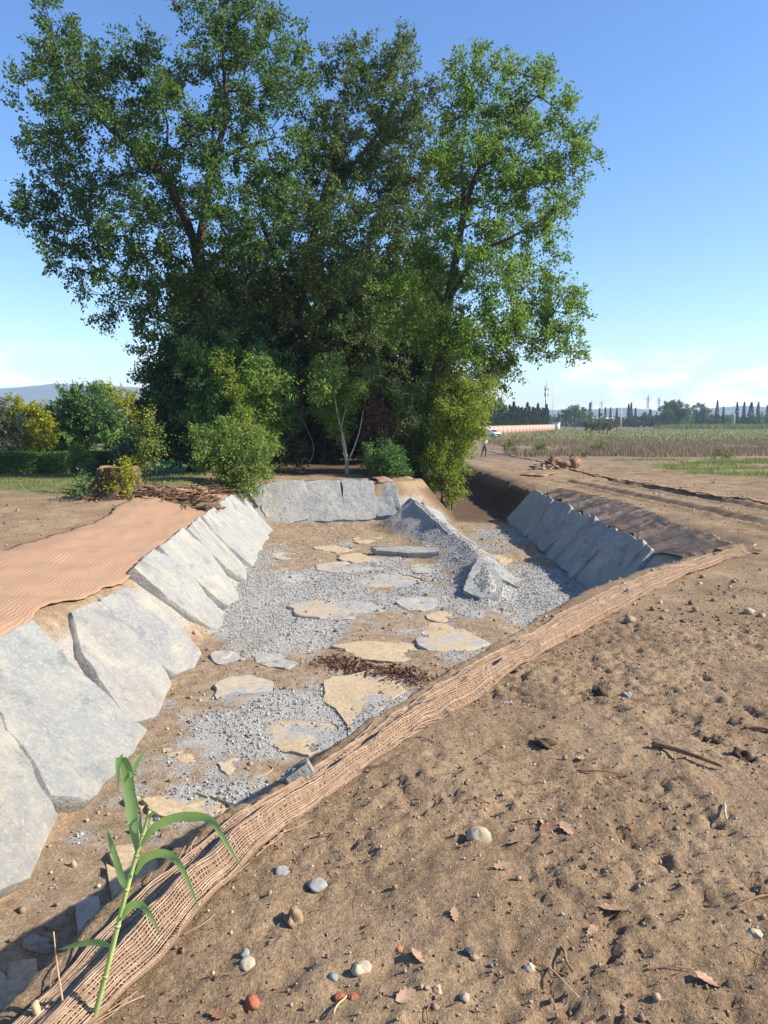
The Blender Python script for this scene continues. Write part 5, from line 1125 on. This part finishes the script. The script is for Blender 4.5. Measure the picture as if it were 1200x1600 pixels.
for pts, wpx in LV:
    P3 = ipath(rpx(pts), 22); f = np.linspace(0, 1, 22); w = wpx * 1.35 / F * np.minimum(1, .35 + f * 3.2) * np.clip((1 - f) * 2.0, .03, 1) ** .7
    m = MB(); ribbon(m, P3, w); add('leaf', m.mesh('leaf', True), M['reed'], gr_)
def rod(name, label, a, b, r0, r1, mat, cat, bend=.02, n=12, k=8):
    a, b = Vector(a), Vector(b); t = thing(name, label, cat, a); f = np.linspace(0, 1, n); P3 = np.array(b - a)[None] * f[:, None]
    P3[:, 2] += bend * np.sin(f * 3.1); P3[:, 0] += bend * .6 * np.sin(f * 5.2 + 1); m = MB(); m.tube(P3, r0 + (r1 - r0) * f, k); add('shaft', m.mesh('shaft', True), M[mat], t); return t
g = hit(103, 1598); rod('dry_stalk', 'thin dry brown stalk standing left of the reed shoot', g - Vector((0, 0, .05)), at(84, 1456, g.y), .0035, .0018, 'straw', 'stalk', .004)
g = hit(68, 1600); rod('cut_reed', 'cut pale reed stub in the bottom left corner', g - Vector((0, 0, .06)), at(54, 1566, g.y), .011, .010, 'straw', 'reed stub', .0)
def ground_rod(name, label, a, b, r0, r1, mat, cat='stick', bend=.012):
    A, B = hit(*a), hit(*b); A.z = tz(A.x, A.y) + r0; B.z = tz(B.x, B.y) + r1 + .01; return rod(name, label, A, B, r0, r1, mat, cat, bend)
ground_rod('stick', 'long dark brown stick lying by the churned heap of soil', (1018, 1168), (1128, 1204), .016, .009, 'twig')
ground_rod('stick', 'dark stick at the right edge above the churned soil', (1160, 1141), (1230, 1150), .012, .01, 'twig')
ground_rod('stick', 'thin forked twig lying left of the long brown stick', (900, 1207), (985, 1213), .006, .003, 'twig')
ground_rod('stick', 'thin straight twig low on the right of the bare soil', (1005, 1520), (1085, 1518), .0035, .002, 'twig')
ground_rod('stick', 'slim twig at the right edge below the churned soil', (1145, 1428), (1215, 1405), .005, .003, 'twig')
ground_rod('stick', 'short dark twig left of the lone oak leaf near the bottom', (873, 1493), (896, 1528), .006, .004, 'twig')
ground_rod('straw', 'pale dry straw near the bottom middle of the soil', (855, 1520), (905, 1570), .003, .0015, 'straw', 'straw', .006)
ground_rod('straw', 'pale dry straw beside the red brick chips', (540, 1560), (522, 1600), .003, .002, 'straw', 'straw', .006)
ground_rod('straw', 'thin curved twig above the cluster of brown leaves', (800, 1285), (875, 1290), .003, .0015, 'twig', 'twig', .02)
ground_rod('straw', 'pale bone like straw in the soil right of the long stick', (1130, 1262), (1136, 1285), .006, .004, 'paletwig', 'straw', .006)
ground_rod('straw', 'pale twig by the net strip under the reed leaves', (158, 1515), (120, 1508), .004, .003, 'paletwig', 'twig', .006)
def stone(label, px_, py_, w, mat, flat=.62, sx=1.0, name='stone', seed=None, cat='stone', sm=True, amp=.3):
    c = hit(px_, py_); t = math.sqrt(c.x ** 2 + c.y ** 2 + (CAMZ - c.z) ** 2); r_ = w * t / F / 2 * .88; c.z = tz(c.x, c.y) + r_ * flat * .25
    o = lump(name, None, mat, c, (r_ * sx, r_, r_ * flat), seed or random.randint(1, 999), amp, 22, 13, sm); o.rotation_euler = (random.uniform(-.15, .15), random.uniform(-.15, .15), random.uniform(-.4, .4)); return tag(o, label, cat)
stone('large smooth cream stone lying alone on the soil', 748, 1314, 37, 'cream', .72, 1.0, seed=4)
stone('flat pale grey oval stone near the net strip', 496, 1384, 32, 'greystone', .4, 1.0, seed=9)
stone('flat bluish stone at the edge of the soil below the net strip', 442, 1365, 24, 'greystone', .35, 1.0, seed=12)
stone('rough red brick lump near the bottom edge', 394, 1572, 24, 'brick', .9, .9, seed=15, amp=.5)
stone('bright orange tile chip on the bare soil', 625, 1483, 13, 'orange', .5, .8, seed=16, name='tile_chip', cat='tile chip')
stone('pale long pebble next to a round one', 566, 1516, 27, 'cream', .4, 1.0, seed=17, name='pebble', cat='pebble')
stone('pale round pebble touching a long one', 558, 1526, 18, 'cream', .8, 1.0, seed=18, name='pebble', cat='pebble')
stone('grey pebble left of the paired pale pebbles', 521, 1530, 17, 'greystone', .6, 1.0, seed=19, name='pebble', cat='pebble')
stone('rounded red brick chip below the paired pebbles', 531, 1557, 16, 'brick', .7, 1.0, seed=20, name='brick_chip', cat='brick chip')
stone('darker red brick chip just right of the rounded one', 552, 1562, 14, 'brick', .7, .9, seed=22, name='brick_chip', cat='brick chip', amp=.5)
stone('black flint pebble on the light soil', 732, 1499, 15, 'blackstone', .7, 1.0, seed=23, name='pebble', cat='pebble')
stone('cream pebble near the bottom middle', 827, 1524, 17, 'cream', .7, .9, seed=24, name='pebble', cat='pebble')
stone('tan angular pebble at the bottom middle', 684, 1557, 15, 'cream', .7, .9, seed=25, name='pebble', cat='pebble', amp=.6)
stone('white pebble right of the tan angular pebble', 726, 1574, 15, 'cream', .6, .9, seed=26, name='pebble', cat='pebble')
stone('long pale pebble at the lower left of the soil', 387, 1512, 23, 'cream', .45, 1.0, seed=27, name='pebble', cat='pebble')
stone('small grey pebble at the lower left of the soil', 383, 1496, 18, 'greystone', .5, .7, seed=28, name='pebble', cat='pebble')
stone('tan crumbly clod of earth near the reed', 458, 1440, 30, 'tanclod', 1.0, .9, seed=29, name='soil_clod', cat='clod', sm=False, amp=.8)
stone('dark hollow clod of earth in the middle of the soil', 934, 1084, 26, 'clod', .7, 1.0, seed=30, name='soil_clod', cat='clod', sm=False, amp=.9)
stone('grey angular stone right of the dark clod', 979, 1085, 14, 'greystone', .8, 1.0, seed=31, amp=.6)
stone('pair sized dark clod of earth left of the brown leaf', 850, 1166, 26, 'clod', .5, 1.1, seed=32, name='soil_clod', cat='clod', sm=False, amp=.9)
stone('small pale grey stone near the middle of the net strip', 790, 1097, 16, 'greystone', .5, 1.0, seed=33, amp=.6)
stone('orange brick chip on the soil right of the brown leaf cluster', 984, 1292, 10, 'brick', .7, 1.0, seed=34, name='brick_chip', cat='brick chip')
stone('pale stone at the right edge low down', 1178, 1457, 18, 'cream', .6, 1.0, seed=35, amp=.6)
stone('large dark clod on top of the churned heap', 1118, 1158, 32, 'clod', .8, 1.0, seed=36, name='soil_clod', cat='clod', sm=False, amp=.9)
stone('dark clod at the lower side of the churned heap', 1160, 1180, 26, 'clod', .8, 1.0, seed=37, name='soil_clod', cat='clod', sm=False, amp=.9)
# dead oak leaves
OUT = [(0, 0), (.10, .06), (.16, .20), (.30, .14), (.36, .30), (.52, .20), (.58, .34), (.74, .20), (.80, .22), (1, 0)]
def oak_leaf_mesh(L, seed):
    r_ = random.Random(seed); up_ = [(x, y * r_.uniform(.8, 1.15)) for x, y in OUT]; n = len(up_); V = []; cu = r_.uniform(.25, .6); cw = r_.uniform(-.3, .3)
    for s in (1, 0, -1):
        for x, y in up_: yy = s * y; V.append(((x - .5) * L, yy * L, L * (.05 + cu * (yy * yy * 1.8 + (x - .5) ** 2 * .5) + cw * x * yy)))
    Q = [[i, i + 1, n + i + 1, n + i] for i in range(n - 1)] + [[n + i, n + i + 1, 2 * n + i + 1, 2 * n + i] for i in range(n - 1)]
    m = MB(); m.put(V, Q); m.tube([(-.5 * L, 0, .1 * L), (-.75 * L, .03 * L, .14 * L)], .012 * L, 4); return m.mesh('dead_leaf')
def dead_leaf(label, px_, py_, w, mat='deadleaf'):
    c = hit(px_, py_); t = math.sqrt(c.x ** 2 + c.y ** 2 + (CAMZ - c.z) ** 2); L = w * t / F * 1.1; o = add('dead_leaf', oak_leaf_mesh(L, px_ + py_), M[mat], None, (c.x, c.y, tz(c.x, c.y) + .004)); o.rotation_euler = (random.uniform(-.3, .3), random.uniform(-.3, .3), random.uniform(0, 6.28)); return tag(o, label, 'leaf')
for a in [('reddish brown oak leaf topmost in the leaf cluster', 851, 1284, 24), ('brown oak leaf at the right of the leaf cluster', 885, 1300, 26), ('dark curled oak leaf at the bottom of the leaf cluster', 857, 1297, 24, 'deadleaf_dark'), ('flat tan oak leaf left of the leaf cluster', 808, 1325, 26), ('small brown leaf right of the dark clods', 908, 1187, 16),
          ('pale lone oak leaf near the lower right', 1104, 1537, 28), ('pale spiky oak leaf at the bottom', 982, 1574, 24), ('curled brown oak leaf in the lower middle of the soil', 956, 1429, 32), ('tan oak leaf at the bottom beside the white pebble', 634, 1572, 28), ('brown leaf just above the tan bottom leaf', 607, 1558, 24), ('brown leaf left of the black flint pebble', 652, 1508, 24),
          ('reddish leaf left of the spiky oak leaf', 885, 1583, 18, 'deadleaf_dark'), ('dark brown leaf fragment at the bottom edge', 920, 1597, 18, 'deadleaf_dark'), ('tan leaf at the right of the bare soil middle', 925, 1440 + 22, 20), ('brown leaf stuck by the soil right of the cream stone', 785, 1365, 26), ('tan leaf right of the orange tile chip', 710, 1440, 22), ('brown leaf at the lower left below the tan clod', 430, 1478, 22), ('dark leaf fragment at the lower left by the reed', 340, 1590, 24, 'deadleaf_dark')]:
    dead_leaf(*a)
# dead leaves washed up in a line across the basin, and litter in the soil: too many to count
def litter(name, x, y, L, mat, lift=.004):
    n = len(x); z = T(x, y) + lift; a = rng.random(n) * 6.28; d = np.stack([np.cos(a), np.sin(a), rng.normal(size=n) * .35], 1)
    V, Q = leaves(np.stack([x, y, z], 1), d, L, .5, .2); o = add(name, mesh_np(name, V, Q), M[mat]); o['kind'] = 'stuff'
pA, pB = hit(510, 1035), hit(660, 1062); f = rng.random(1300); x = pA.x + (pB.x - pA.x) * f + rng.normal(size=1300) * .12; y = pA.y + (pB.y - pA.y) * f + rng.normal(size=1300) * .14; litter('leaf_drift', x, y, rng.uniform(.03, .07, 1300), 'drybush', .02)
x = rng.uniform(-1, 4.5, 1500); y = 1.4 + 6 * rng.random(1500) ** 1.2; k = seg_d(x, y, CREST) < -.15; litter('leaf_litter', x[k], y[k], rng.uniform(.008, .03, k.sum()), 'drybush')
m = MB()
for k in range(420):
    x_, y_ = random.uniform(-1, 4.6), 1.35 + 6 * random.random() ** 1.2
    if float(seg_d(np.array(x_), np.array(y_), CREST)) > -.15: continue
    a = random.uniform(0, 6.28); l = random.uniform(.02, .12); z_ = tz(x_, y_) + .004; z2 = tz(x_ + math.cos(a) * l, y_ + math.sin(a) * l) + .006
    m.tube([(x_, y_, z_), (x_ + math.cos(a) * l * .5 + random.gauss(0, .006), y_ + math.sin(a) * l * .5, (z_ + z2) / 2 + .006), (x_ + math.cos(a) * l, y_ + math.sin(a) * l, z2)], random.uniform(.0008, .0025), 4)
o = add('twig_litter', m.mesh('twig_litter'), M['twig']); o['kind'] = 'stuff'
tris = sum(len(o.data.loops) - 2 * len(o.data.polygons) for o in SC.objects if o.type == 'MESH'); print('TRIS', tris)
